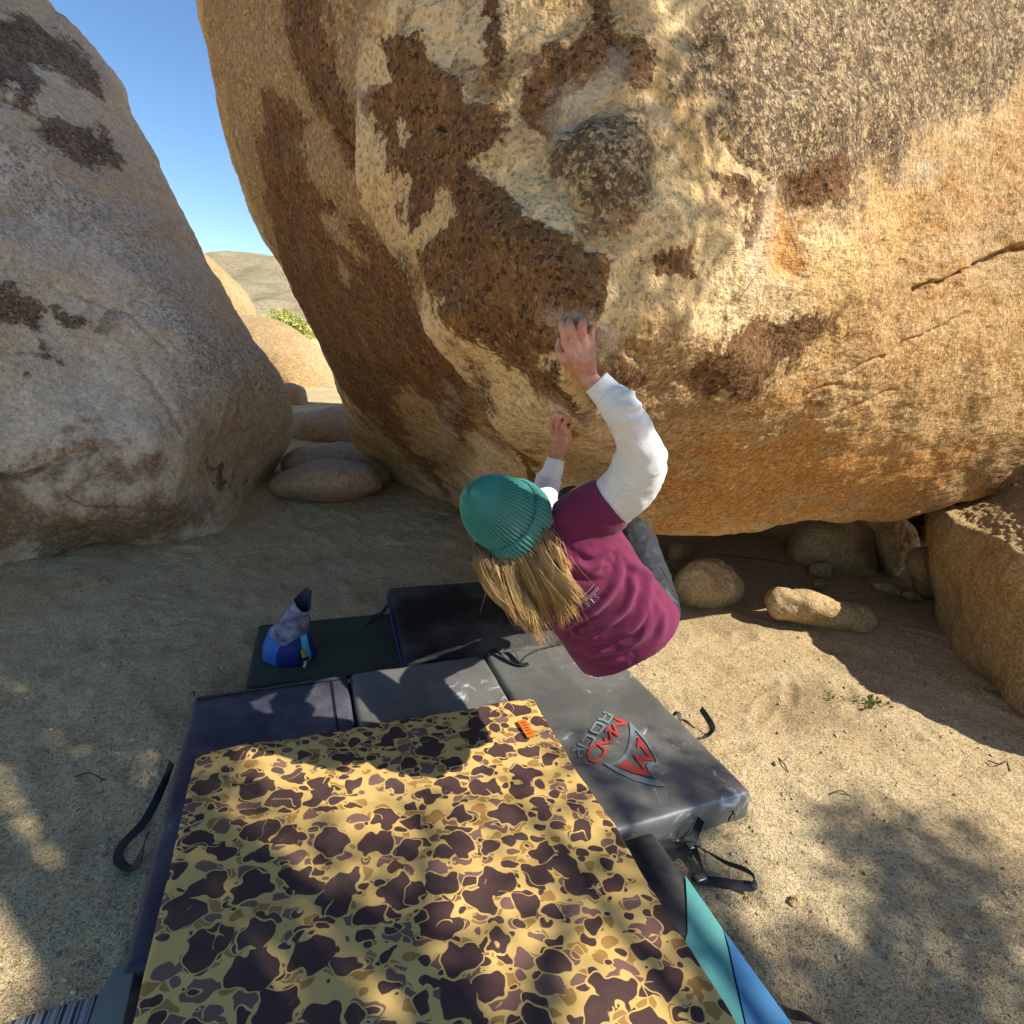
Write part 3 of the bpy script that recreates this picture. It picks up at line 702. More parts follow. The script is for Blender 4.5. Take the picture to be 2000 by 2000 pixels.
EX = np.array([.930, .367]); EX /= np.linalg.norm(EX); EYT = np.array([EX[1], -EX[0]])     # along the pad, towards the viewer
TF0 = np.array([-1.403, 2.208])
TOPZ = .13
tri = thing('crash_pad', (TF0[0]+.95, TF0[1]-.2, 0), 'large black three panel crash pad with a red and grey arrowhead emblem', 'crash pad')
panels = []
for x0, L, mat_ in ((0, .675, PAD_NAVY), (.69, .70, PAD_BLACK_LIT), (1.402, .70, PAD_BLACK_LIT)):
    o = slab_obj('panel', tri, mat_, TF0, EX, L, 1.25, TOPZ+.015, -.015, .022, .022, [(.0025, 5, 2), (.0012, 17, 2)], (x0, 0))
    panels.append(o)
panels[0]['label'] = 'navy panel in shade with a stitched border strip'
panels[2]['label'] = 'right panel with printed red and grey emblem, smudged with chalk'
def pad_xy(a, b): return TF0+EX*a+EYT*b
# border strip on the navy panel, piping, hinge gap webbing
for (a0, b0, a1, b1) in ((.02, .045, .66, .052), (.60, .06, .607, 1.2)):
    p0, p1 = pad_xy(a0, b0), pad_xy(a1, b1)
    e = p1-p0; nrm_ = np.array([-e[1], e[0]])/np.linalg.norm(e)*.004
    sheet('stitch_line', [p0+nrm_, p0-nrm_, p1-nrm_, p1+nrm_], TOPZ+.0062, TRIM, panels[0])
for a in (.682, 1.396):
    p0 = pad_xy(a, .02); p1 = pad_xy(a, 1.23)
    ribbon('hinge', [(*p0, .085), (*((p0+p1)/2), .087), (*p1, .085)], .016, TRIM, tri, .003, 12)
# frayed corner tabs
for u, v in ((380, 1352), (1432, 1590)):
    q = onplane(u, v, .11)
    for k in range(5):
        a = random.uniform(-.03, .03); b = random.uniform(-.03, .03)
        ribbon('frayed_thread', [q, q+np.array([a*.4, b*.4, .006]), q+np.array([a, b, -.012])], .0035, TRIM, tri, .001, 6)

# printed emblem and letters (flat print lying on the third panel)
def zl(pts):
    out = []
    for x, y in pts:
        w = onplane(1050+x/6.44, 1330+y/6.44, TOPZ); out.append((w[0], w[1]))
    return out
LZ = TOPZ+.0052
sheet('emblem_outline', zl([(1150, 515), (1330, 700), (1450, 880), (1510, 990), (1530, 1085), (1480, 1070), (1430, 1095), (1440, 1160), (1500, 1250), (1620, 1330), (1540, 1335), (1400, 1315), (1200, 1255), (1000, 1160), (815, 1045), (930, 1040), (1020, 1000), (1110, 910), (1150, 800), (1165, 650)]), LZ, LOGO_GREY, panels[2],
    [zl([(1225, 625), (1350, 770), (1450, 930), (1485, 1000), (1490, 1040), (1440, 1035), (1390, 1045), (1365, 1080), (1395, 1150), (1450, 1220), (1515, 1258), (1400, 1250), (1200, 1190), (1050, 1120), (930, 1078), (1030, 1055), (1115, 985), (1180, 880), (1215, 750)])])
sheet('emblem', zl([(1265, 705), (1340, 800), (1420, 930), (1465, 1015), (1305, 1000), (1365, 1120), (1440, 1220), (1190, 1165), (985, 1085), (1090, 1040), (1160, 1000), (1172, 1060), (1345, 1140), (1195, 935), (1395, 965), (1290, 835), (1245, 860)]), LZ, LOGO_RED, panels[2])
def stroke_mesh(name, line, w, mat, parent):
    V = []; F = []
    p = [np.array(q, float) for q in line]
    for k in range(len(p)-1):
        d = p[k+1]-p[k]; d /= np.linalg.norm(d); n_ = np.array([-d[1], d[0]])*w/2; e = d*w*.32
        q = zl([p[k]-e+n_, p[k]-e-n_, p[k+1]+e-n_, p[k+1]+e+n_]); o = len(V)
        V += [(x, y, LZ+.00025*k) for x, y in q]; F.append((o, o+1, o+2, o+3))
    mesh_obj(name, np.array(V), F, mat, parent, smooth=False, base=np.mean(V, 0))
for ln, w, m_, nm in (([(978, 478), (1120, 545), (955, 562), (1012, 695), (885, 605)], 30, LOGO_RED, 'letter_m'), ([(862, 640), (900, 600), (935, 780), (760, 798)], 30, LOGO_RED, 'letter_a'), ([(850, 720), (858, 785)], 24, LOGO_RED, 'letter_a_bar'),
                  ([(725, 772), (860, 880), (800, 985), (730, 1030), (655, 1000), (635, 930), (670, 860), (735, 800)], 32, LOGO_RED, 'letter_d'),
                  ([(835, 405), (945, 450), (890, 535), (820, 500), (765, 490)], 28, LOGO_GREY, 'letter_r'), ([(865, 425), (820, 500)], 26, LOGO_GREY, 'letter_r_stem'),
                  ([(665, 635), (738, 528), (845, 575), (765, 675), (680, 645)], 28, LOGO_GREY, 'letter_o'), ([(655, 860), (725, 735), (620, 690), (560, 765)], 28, LOGO_GREY, 'letter_c'),
                  ([(505, 800), (625, 858)], 28, LOGO_GREY, 'letter_k'), ([(440, 890), (510, 868), (590, 880)], 24, LOGO_GREY, 'letter_k_arm'), ([(505, 868), (520, 960), (560, 955)], 24, LOGO_GREY, 'letter_k_leg')):
    stroke_mesh(nm, ln, w, m_, panels[2])
def text_polys(txt, mat, parent, mapper, name, size=1.0):
    """font outlines as a mesh whose points are carried by mapper(x, y) -> world"""
    cu = bpy.data.curves.new('txt', 'FONT'); cu.body = txt; cu.size = size; cu.resolution_u = 2
    to = bpy.data.objects.new('txt', cu); COL.objects.link(to)
    dg = bpy.context.evaluated_depsgraph_get(); me = bpy.data.meshes.new_from_object(to.evaluated_get(dg))
    bpy.data.objects.remove(to); bpy.data.curves.remove(cu)
    bm = bmesh.new(); bm.from_mesh(me); bpy.data.meshes.remove(me)
    bmesh.ops.triangulate(bm, faces=bm.faces)
    bm.verts.ensure_lookup_table()
    V = [mapper(v.co.x, v.co.y) for v in bm.verts]; F = [[v.index for v in f.verts] for f in bm.faces]
    bm.free()
    return mesh_obj(name, np.array(V), F, mat, parent, smooth=False, base=np.mean(V, 0))
A_, B_ = np.array([612., 622.]), np.array([392., 905.])
dA = (B_-A_)/np.linalg.norm(B_-A_); dU = np.array([-dA[1], dA[0]])*-1
text_polys('california', LOGO_GREY, panels[2], lambda x, y: (lambda q: np.array([*zl([q])[0], LZ]))(A_+dA*x*78+dU*y*-48*-1), 'small_lettering')

# straps of the big pad
def wpts(px, conv): return [onplane(*conv(x, y), h) for x, y, h in px]
ident = lambda x, y: (x, y)
c6 = lambda x, y: (1100+x/2.147, 1500+y/2.147)
c5 = lambda x, y: (1200+x/2.415, 850+y/2.415)
c2 = lambda x, y: (850+x/3.513, 880+y/3.513)
ribbon('handle', wpts([(335, 1490, .09), (318, 1535, .07), (285, 1600, .03), (240, 1650, .02), (232, 1680, .02), (258, 1697, .02), (276, 1665, .03), (290, 1625, .08)], ident), .03, WEB, tri, .003, 60, twist=[1.2, 1.0, .3, .1, .3, 1.1])
ribbon('strap', wpts([(190, 1275, .07), (225, 1310, .05), (260, 1335, .05), (300, 1305, .07), (310, 1350, .05), (340, 1395, .03), (375, 1428, .02), (430, 1420, .02), (462, 1385, .05), (440, 1335, .07), (408, 1290, .08)], c5), .03, WEB_OLIVE, tri, .003, 80, twist=[.2, 1.0, .4, 1.2, .6, .3, 1.0, 1.3])
ribbon('strap', wpts([(580, 215, .09), (560, 260, .05), (545, 300, .03), (538, 335, .025)], c6), .03, WEB, tri, .003, 24, twist=.5)
ribbon('strap', wpts([(400, 318, .05), (470, 322, .03), (545, 322, .028), (600, 350, .05), (680, 395, .06), (760, 425, .06), (798, 455, .05), (796, 492, .03), (740, 492, .02), (660, 478, .015), (590, 470, .015), (540, 455, .015)], c6), .032, WEB, tri, .003, 90, twist=[0, .1, .4, .8, 1.1, 1.2, .9, .3, .1, 0])
ribbon('strap', wpts([(440, 390, .04), (500, 345, .03), (540, 330, .03), (570, 390, .02), (592, 440, .03), (585, 485, .015)], c6), .03, WEB, tri, .003, 50, twist=[.2, .3, .2, .9, .4])
for x, y in ((538, 333), (572, 468)):
    q = onplane(*c6(x, y), .034)
    V, F = slab(.04, .03, .012, .005, .006)
    mesh_obj('buckle', place(V, q[:2]-np.array([.02, -.015]), EX, q[2]-.006), F, METAL, tri, base=q)
ribbon('strap', wpts([(300, 1415, .135), (350, 1390, .145), (400, 1368, .155), (450, 1395, .15), (500, 1440, .142), (580, 1468, .14), (640, 1462, .14)], c2), .03, WEB, tri, .003, 60, twist=[.2, .9, 1.2, .5, .2, .1])
ribbon('strap', wpts([(470, 1370, .145), (520, 1360, .16), (560, 1400, .155), (580, 1460, .142), (640, 1400, .15), (720, 1360, .143), (820, 1330, .14), (930, 1300, .14)], c2), .03, WEB_OLIVE, tri, .003, 60, twist=[.2, .9, 1.2, .5, .6, .2, .1])

# black pad behind
bp = thing('crash_pad', (-.2, 3.2, 0), 'plain black crash pad with purple piping beyond the big pad', 'crash pad')
BP0 = np.array([-.815, 3.519]); EXB = np.array([.951, .310]); EYB = np.array([.28, -.96])
body_bp = slab_obj('cushion', bp, PAD_DEEP, BP0, EXB, 1.06, .955, .135, -.015, .02, .03, [(.003, 4, 2)])
p0, p1 = BP0+np.array([.02, -.03])-EXB*.022, BP0+np.array([EXB[1], -EXB[0]])*.93-EXB*.006
ribbon('piping', [(*p0, .075), (*((p0+p1)/2), .076), (*p1, .075)], .014, PURPLE, bp, .006, 12, up=(-EXB[0], -EXB[1], .2))
c7 = lambda x, y: (350+x/2.576, 1100+y/2.576)
ribbon('strap', wpts([(1050, 210, .08), (1020, 250, .06), (990, 262, .05), (965, 300, .03), (932, 335, .02)], c7), .025, WEB, bp, .003, 30, twist=.6)

# olive mat
OLIVE = cloth_mat('olive_foam', '#3e4438', '#474c3f', .9, 200, .0015, 3, .15)
mat_o = slab_obj('foam_mat', None, OLIVE, np.array([-1.501, 3.07]), np.array([.945, .327]), .80, .66, .022, .004, .008, .03, [(.0015, 3, 2)])
tag(mat_o, 'thin olive green foam mat under the blue chalk bucket', 'mat')

# teal and blue pad under the camouflage blanket
tp = thing('crash_pad', (.0, 1.1, 0), 'black, teal and blue crash pad sticking out from under the camouflage blanket', 'crash pad')
TC, TD = onplane(1275, 1621, .112)[:2], onplane(1552, 2000, .112)[:2]
TDIR = (TD-TC)/np.linalg.norm(TD-TC); EXT = np.array([-TDIR[1], TDIR[0]])
TL_ = 1.60; TP0 = TC-EXT*TL_
TEAL = cloth_mat('teal_nylon', '#5b9c90', '#4f918c', .6, 420, .0008, 4, .35)
BLUE = cloth_mat('blue_nylon', '#3a6f98', '#427aa0', .6, 420, .0008, 4, .35)
GREYG = cloth_mat('grey_green_nylon', '#6a6d63', '#76786c', .6, 420, .0008, 5, .35)
slab_obj('cushion', tp, PAD_DEEP, TP0, EXT, TL_, .95, .125, -.015, .016, .025, [(.002, 4, 2)])
zt = lambda pts: [tuple(onplane(*c6(x, y), .114)[:2]) for x, y in pts]
sheet('teal_panel', zt([(513, 452), (668, 675), (690, 760), (708, 850), (762, 1085), (700, 1085), (500, 760), (522, 690), (519, 560)]), .1150, TEAL, tp, thick=.003)
sheet('blue_panel', zt([(676, 685), (955, 1070), (965, 1100), (772, 1095), (716, 850), (698, 760)]), .1152, BLUE, tp, thick=.003)
sheet('grey_panel', [tuple(onplane(u, v, .114)[:2]) for u, v in ((222, 1893), (268, 1868), (238, 2010), (170, 2010), (192, 1945))], .1150, GREYG, tp, thick=.003)
ribbon('strap', wpts([(930, 1020, .08), (970, 1035, .06), (1020, 1045, .05), (1080, 1090, .02), (1040, 1120, .01)], c6), .03, WEB, tp, .003, 40, twist=.8)

# striped rug at the very corner
M = Mat('striped_weave')
w1 = M.n('TexWave', {'Vector': M.co(rot=(0, 0, -.38)), 'Scale': 9.0, 'Distortion': .3}, wave_type='BANDS').outputs['Fac']
w2 = M.n('TexWave', {'Vector': M.co(rot=(0, 0, -.38)), 'Scale': 23.0, 'Distortion': .2}, wave_type='BANDS').outputs['Fac']
col = M.mix(M.step(w1, .4, .6), lin('#8d8a86'), lin('#4c4646')); col = M.mix(M.step(w2, .7, .85, 0, .7), col, lin('#b6b2aa'))
RUG = M.out(col, .95, M.bump(M.noise(300, 2), .5, .002), .1)
rq = onplane(36, 2000, .012)
rug = slab_obj('rug', None, RUG, onplane(10, 1998, .012)[:2], EX, .29, .5, .016, .003, .006, .03, [(.002, 5, 2)])
tag(rug, 'grey striped woven rug at the bottom left corner', 'rug')

# camouflage blanket
M = Mat('duck_camouflage')
wv = M.n('VectorMath', {0: M.co(), 1: M.n('VectorMath', {0: M.n('TexNoise', {'Vector': M.co(), 'Scale': 16.0, 'Detail': 2.0}).outputs[1], 1: (.5, .5, .5)}, operation='SUBTRACT').outputs[0]}, operation='MULTIPLY_ADD')
wv.inputs[1].default_value = (1, 1, 1)
warp = M.n('VectorMath', {0: M.n('TexNoise', {'Vector': M.co(), 'Scale': 15.0, 'Detail': 1.5}).outputs[1], 1: (.5, .5, .5)}, operation='SUBTRACT').outputs[0]
warp = M.n('VectorMath', {0: warp, 1: (.045, .045, 0)}, operation='MULTIPLY').outputs[0]
base_c = M.n('VectorMath', {0: M.co(), 1: warp}, operation='ADD').outputs[0]
base_c = M.n('VectorMath', {0: base_c, 1: (1, 1, 0)}, operation='MULTIPLY').outputs[0]
lobes = M.math('MULTIPLY', M.math('SUBTRACT', M.noise(24, 0.4, .5), .5), .6)
def blobs(scale, off, r0, r1, stretch=(1, 1, 1)):
    mp = M.n('Mapping', {'Vector': base_c}); mp.inputs['Location'].default_value = off; mp.inputs['Scale'].default_value = stretch; mp.inputs['Rotation'].default_value = (0, 0, off[1])
    vo = M.n('TexVoronoi', {'Vector': mp.outputs[0], 'Scale': scale, 'Randomness': .85}, voronoi_dimensions='2D', feature='F1')
    rnd = M.n('SeparateColor', {'Color': vo.outputs['Color']}).outputs[0]
    rad = M.math('MULTIPLY_ADD', rnd, r1-r0, r0)
    return M.math('SUBTRACT', rad, M.math('ADD', vo.outputs['Distance'], lobes))
TANc, LBR, MAUVE, DARK = lin('#d3ab62'), lin('#a1783f'), lin('#7a584c'), lin('#4e3732')
b1 = blobs(12.0, (.3, .5, 0), .14, .42, (1, 1.4, 1)); b2 = blobs(10.5, (1.7, .9, 0), .12, .45, (1.0, 1.5, 1)); b3 = blobs(7.4, (4.1, .2, 0), .14, .48, (1, 1.2, 1)); b4 = blobs(13.0, (2.9, 1.4, 0), .0, .36, (1, 1.6, 1))
col = M.mix(M.step(b1, -.01, .01), TANc, LBR)
for bb, cc, halo in ((b2, MAUVE, .055), (b4, DARK, .06), (b3, DARK, .05)):
    col = M.mix(M.step(bb, -halo-.012, -halo+.006), col, TANc)
    col = M.mix(M.step(bb, -.008, .01), col, cc)
ln = M.math('ABSOLUTE', M.math('SUBTRACT', M.noise(11, 1.0, .4, vec=M.co(loc=(5, 2, 0))), .5))
col = M.mix(M.math('MULTIPLY', M.step(ln, .009, .005), M.step(M.noise(6, 2), .53, .56)), col, TANc)
col = M.mix(M.step(M.noise(4, 5, .6), .45, .8, 0, .22), col, lin('#8d7b5c'))
nb = M.bump(M.noise(700, 2), .4, .0008); nb = M.bump(M.noise(9, 4, .5), .45, .012, nb)
CAMO = M.out(col, .88, nb, .2)
ck = thing('blanket', (-.3, 1.4, TOPZ), 'camouflage patterned blanket spread over the pads in front', 'blanket')
CK0 = np.array([-1.165, 1.812]); EXC = np.array([.935, .354]); EXC = EXC/np.linalg.norm(EXC)
Vc, Fc = slab(1.405, 1.75, .022, .009, .018)
xx, yy = Vc[:, 0], Vc[:, 1]
wr = .008*fbm(np.stack([xx, yy, xx*0], 1), 2.6, 3)+.004*fbm(np.stack([xx*1.0+yy*.6, yy*2.2-xx, xx*0], 1), 4.0, 2, off=4.0)
for (fx, fy, fa, fl, fw, fh) in ((.72, -.38, -.75, .16, .018, .012), (.80, -.30, 2.6, .12, .016, .010), (.45, -.7, .4, .3, .03, .008), (1.05, -.6, -.5, .3, .03, .008), (.3, -.25, -.2, .2, .02, .006), (.9, -1.0, .9, .25, .03, .007), (.65, -.33, -1.25, .11, .012, .010)):
    a = (xx-fx)*math.cos(fa)+(yy-fy)*math.sin(fa); b = -(xx-fx)*math.sin(fa)+(yy-fy)*math.cos(fa)
    wr += fh*np.exp(-(a/fl)**2-(b/fw)**2)
Vc[:, 2] += np.clip(wr, -.004, 1)+.004
edge = np.stack([xx, yy, xx*0], 1)
Vc[:, 0] += .010*fbm(edge, 3, 2, off=2.)*(xx < .05)+.010*fbm(edge, 3, 2, off=6.)*(xx > 1.35)
Vc[:, 1] += .012*fbm(edge, 3, 2, off=8.)*sstep(-.1, 0, yy)
Wc = place(Vc, CK0, EXC, TOPZ+.004)
cloth = mesh_obj('cloth', Wc, Fc, CAMO, ck, base=[*CK0, TOPZ])
cloth.rotation_euler = (0, 0, 0)
ORANGE = plain('orange_tag', '#e2761c', .6)
tg = [onplane(u, v, TOPZ+.04)[:2] for u, v in ((1010, 1409), (1026, 1405), (1046, 1437), (1030, 1441))]
tgo = sheet('label_tag', [tuple(x) for x in tg], TOPZ+.043, ORANGE, ck, thick=.003)
BROWN = plain('tag_print', '#6b2a14', .7)
for k in range(5):
    f0 = .18+k*.16; a = np.array(tg[0])*(1-f0)+np.array(tg[3])*f0; b = np.array(tg[1])*(1-f0)+np.array(tg[2])*f0
    d = (b-a); n_ = np.array([-d[1], d[0]])*.07
    s_, t_ = a+d*.2, a+d*.75
    sheet('tag_mark', [tuple(s_+n_), tuple(s_-n_), tuple(t_-n_), tuple(t_+n_)], TOPZ+.0442, BROWN, tgo)

# ------------------------------------------------------------------ chalk bucket
cbp = np.array(onplane(566, 1283, .026)); cb = thing('chalk_bucket', cbp, 'blue chalk bucket with a dusty grey collar and brush on the olive mat', 'chalk bucket')
rgt = np.array([RIGHT[0], RIGHT[1], 0]); rgt /= np.linalg.norm(rgt); fw2 = np.array([-rgt[1], rgt[0], 0])
secs = [  # z, shift right, radius right, radius forward
    (.000, -.005, .128, .105), (.012, -.005, .137, .112), (.06, -.004, .135, .108), (.11, .000, .118, .096), (.15, .008, .100, .084), (.19, .020, .085, .072), (.24, .040, .072, .058), (.29, .062, .060, .045), (.335, .082, .050, .034), (.35, .088, .046, .03)]
sc_ = catmull(np.array(secs), 40)
th = np.linspace(0, 2*math.pi, 96, endpoint=False)
def bucket(rows, shrink=0.0, a0=0, a1=96, lipcut=True, wr=1.0):
    V = []
    cols = np.arange(a0, a1)
    for (z, s, a, b) in rows:
        ph = th[cols % 96]
        w = 1+wr*(.05*np.sin(5*ph+z*30)+.035*np.sin(11*ph-z*55))*sstep(.10, .2, z)+wr*.02*np.sin(4*ph+1)
        zz = z+(.05*np.clip(np.sin(ph), -1, 1)+.018*np.sin(2*ph))*sstep(.2, .35, z)+(.022*np.sin(2*ph+2.0)+.008*np.sin(5*ph))*math.exp(-((z-.145)/.045)**2)
        w = w+.07*fbm(np.stack([np.cos(ph)*2.2, np.sin(ph)*2.2, np.full_like(ph, z*16)], 1), 1.3, 3)*(.4+sstep(.1, .2, z))
        q = np.stack([s+np.cos(ph)*(a-shrink)*w, np.sin(ph)*(b-shrink)*w, zz], 1)
        V.append(cbp+q[:, :1]*rgt+q[:, 1:2]*fw2+q[:, 2:]*np.array([0, 0, 1.]))
    return np.array(V).reshape(-1, 3), grid_faces(len(rows), len(cols), len(cols) == 96)
CB_LB = cloth_mat('bright_blue_nylon', '#2d63ad', '#27589e', .6, 300, .001, 12); CB_NV = cloth_mat('navy_blue_nylon', '#14245a', '#192a66', .6, 300, .001, 12)
CB_TL = cloth_mat('turquoise_nylon', '#3f9dab', '#4aa9b4', .6, 300, .001, 12); CB_GR = cloth_mat('dusty_collar', '#4a4a58', '#8b8794', .85, 120, .003, 18)
CB_IN = cloth_mat('dark_lining', '#20242f', '#39435a', .8, 200, .002, 10)
def part_rows(z0, z1): return [r for r in sc_ if z0-1e-6 <= r[0] <= z1+1e-6]
lo, hi = part_rows(0, .148), part_rows(.14, .36)
for nm, a0, a1, m_ in (('light_blue_panel', 42, 70, CB_LB), ('navy_panel', 69, 87, CB_NV), ('turquoise_panel', 86, 93, CB_TL), ('navy_panel', 92, 139, CB_NV)):
    V, F = bucket(lo, 0, a0, a1); mesh_obj(nm, V, F[:, ::-1], m_, cb, base=cbp)
V, F = bucket(hi, -.001); mesh_obj('collar', V, F, CB_GR, cb, base=cbp)
V, F = bucket(sc_[6:], .004); mesh_obj('lining', V, F[:, ::-1], CB_IN, cb, base=cbp)
V, F = bucket(sc_[:1]*1, .0); 
bot = np.concatenate([V, [cbp+np.array([0, 0, .002])]]); mesh_obj('base_disc', bot, [(i, (i+1) % 96, 96) for i in range(96)], CB_NV, cb, base=cbp)
bq = cbp+rgt*.105-fw2*.085
BRUSH_Y = plain('yellow_brush', '#a3912d', .5); BRUSH_W = plain('pale_brush_handle', '#c9c0b4', .5)
ribbon('brush', [bq+np.array([0, 0, .10]), bq+rgt*.006+np.array([0, 0, .07]), bq+rgt*.010+np.array([0, 0, .035])], .02, BRUSH_Y, cb, .012, 10, up=-fw2)
ribbon('brush', [bq+rgt*.005+np.array([0, 0, .04]), bq+rgt*.012+np.array([0, 0, .02]), bq+rgt*.010-fw2*.02+np.array([0, 0, .006])], .013, BRUSH_W, cb, .008, 10, up=-fw2)
ribbon('brush_loop', [bq-rgt*.03+np.array([0, 0, .052]), bq+fw2*-.012+np.array([0, 0, .046]), bq+rgt*.03+np.array([0, 0, .056])], .016, TRIM, cb, .004, 12, up=-fw2)

# ------------------------------------------------------------------ the climber
def ray_t(bvh, u, v, default):
    d = Vector(P(u, v, 1.0)-CAM); hit = bvh.ray_cast(Vector(CAM), d.normalized())
    return hit[3]/d.length if hit[0] is not None else default
def RT(u, v, off=0.0, d=1.6): return ray_t(main_bvh, u, v, d)+off
def tube(path, seg=20, n=None, cap=True, ell=None):
    """closed tapered tube along (x,y,z,r)"""
    p = np.asarray(path, float)
    if n: p = catmull(p, n)
    c, r = p[:, :3], p[:, 3]
    T = np.gradient(c, axis=0); T /= np.linalg.norm(T, axis=1)[:, None]
    ref = np.array([.3, .2, .93]); S = []
    s = np.cross(T[0], ref); s /= np.linalg.norm(s)
    for i in range(len(c)):
        s = s-T[i]*(s@T[i]); s /= np.linalg.norm(s); S.append(s)
    S = np.array(S); B = np.cross(T, S)
    cs, rs = list(c), list(r); SS, BB = list(S), list(B)
    if cap:
        for k in (.35, .7, .93):
            cs.insert(0, c[0]-T[0]*r[0]*k); rs.insert(0, r[0]*math.sqrt(1-k*k)); SS.insert(0, S[0]); BB.insert(0, B[0])
            cs.append(c[-1]+T[-1]*r[-1]*k); rs.append(r[-1]*math.sqrt(1-k*k)); SS.append(S[-1]); BB.append(B[-1])
    a = np.linspace(0, 2*math.pi, seg, endpoint=False)
    cs, rs, SS, BB = map(np.array, (cs, rs, SS, BB))
    V = cs[:, None]+rs[:, None, None]*(np.cos(a)[None, :, None]*SS[:, None]+np.sin(a)[None, :, None]*BB[:, None])
    nr = len(cs); V = V.reshape(-1, 3); F = [tuple(f) for f in grid_faces(nr, seg, True)]
    V = np.concatenate([V, cs[:1], cs[-1:]]); i0, i1 = len(V)-2, len(V)-1
    for k in range(seg):
        F.append((i0, (k+1) % seg, k)); F.append((i1, (nr-1)*seg+k, (nr-1)*seg+(k+1) % seg))
    return V, F
def ellipsoid(c, ax, rad, n=20):
    th_ = np.linspace(0, math.pi, n)[1:-1]; ph = np.linspace(0, 2*math.pi, 2*n, endpoint=False)
    A, B = np.meshgrid(th_, ph, indexing='ij')
    q = np.stack([np.sin(A)*np.cos(B)*rad[0], np.sin(A)*np.sin(B)*rad[1], np.cos(A)*rad[2]], -1).reshape(-1, 3)
    V = np.asarray(c)+q@np.array(ax); F = [tuple(f) for f in grid_faces(n-2, 2*n, True)]
    V = np.concatenate([V, [np.asarray(c)+np.array([0, 0, rad[2]])@np.array(ax)], [np.asarray(c)-np.array([0, 0, rad[2]])@np.array(ax)]])
    m_ = 2*n; t0, t1 = len(V)-2, len(V)-1
    for k in range(m_): F.append((t0, k, (k+1) % m_)); F.append((t1, (n-3)*m_+(k+1) % m_, (n-3)*m_+k))
    return V, F
def fuse(pieces, voxel, smooth=4, factor=.5):
    """union of closed pieces as ONE continuous surface"""
    V = []; F = []; o = 0
    for v, f in pieces:
        V.append(v); F += [tuple(int(i)+o for i in x) for x in f]; o += len(v)
    me = bpy.data.meshes.new('tmp'); me.from_pydata([tuple(x) for x in np.concatenate(V)], [], F); me.update()
    bm = bmesh.new(); bm.from_mesh(me); bmesh.ops.recalc_face_normals(bm, faces=bm.faces); bm.to_mesh(me); bm.free()
    ob = bpy.data.objects.new('tmp', me); COL.objects.link(ob)
    md = ob.modifiers.new('r', 'REMESH'); md.mode = 'VOXEL'; md.voxel_size = voxel; md.use_smooth_shade = True
    if smooth:
        sm = ob.modifiers.new('s', 'SMOOTH'); sm.iterations = smooth; sm.factor = factor
    dg = bpy.context.evaluated_depsgraph_get(); dg.update()
    m2 = bpy.data.meshes.new_from_object(ob.evaluated_get(dg))
    bpy.data.objects.remove(ob)
    n = len(m2.vertices); co = np.zeros(n*3, np.float32); m2.vertices.foreach_get('co', co)
    Fq = [tuple(p.vertices) for p in m2.polygons]
    bpy.data.meshes.remove(m2)
    return co.reshape(-1, 3).astype(float), Fq
def q4(u, v, t, r): return (*P(u, v, t), r)

# joints
wr_t = RT(1152, 748)-.075
neck = P(1062, 1028, 1.83); pelvis = P(1238, 1262, 1.94)
AX = pelvis-neck; AX /= np.linalg.norm(AX)
sl, sr_ = P(1003, 1072, 1.87), P(1150, 1010, 1.80)
LAT = sr_-sl; LAT -= AX*(LAT@AX); LAT /= np.linalg.norm(LAT)
NRM = np.cross(AX, LAT); NRM *= np.sign(NRM@FWD)          # away from the viewer = the chest side
O_hat = P(1001, 1017, 1.84); apex = P(915, 958, 1.70)
HAX = apex-O_hat; HH = np.linalg.norm(HAX); HAX /= HH
FACE = FWD-HAX*(FWD@HAX); FACE /= np.linalg.norm(FACE); EAR = np.cross(HAX, FACE)
headc = O_hat+HAX*.055

SKIN = Mat('skin')
nn = SKIN.noise(30, 4, .6)
col = SKIN.mix(SKIN.step(nn, .35, .68), lin('#c58f78'), lin('#b27862'))
col = SKIN.mix(SKIN.step(SKIN.noise(90, 3, .6), .55, .75, 0, .35), col, lin('#d9b9ac'))
SKIN = SKIN.out(col, .55, SKIN.bump(SKIN.noise(180, 4, .6), .35, .002), .35, **{'Subsurface Weight': .08})
pieces = [ellipsoid(headc, [EAR, FACE, HAX], (.078, .098, .108)), ellipsoid(headc-HAX*.055+FACE*.025, [EAR, FACE, HAX], (.06, .07, .075)),
          tube([(*(headc+FACE*.088-HAX*.0), .008), (*(headc+FACE*.108-HAX*.03), .012), (*(headc+FACE*.098-HAX*.038), .012)]),
          ellipsoid(headc-HAX*.062+FACE*.092, [EAR, FACE, HAX], (.022, .008, .007)), ellipsoid(headc-HAX*.095+FACE*.075, [EAR, FACE, HAX], (.022, .02, .018))]
for s in (-1, 1): pieces.append(ellipsoid(headc+EAR*.08*s-HAX*.012, [EAR, FACE, HAX], (.009, .018, .03)))
pieces += [tube([(*(headc-HAX*.06), .06), (*(neck+AX*-.01), .058), (*(neck+AX*.06), .075)], n=10),
           tube([(*(neck+AX*.10-LAT*.06), .085), (*(neck+AX*.10+LAT*.06), .085)], n=6),
           tube([(*(neck+AX*.05), .08), (*(neck+AX*.16), .12), (*(neck+AX*.32), .115), (*(neck+AX*.40), .115)], n=14),
           tube([(*(pelvis-AX*.08-LAT*.06), .10), (*(pelvis-AX*.08+LAT*.06), .10)], n=6)]
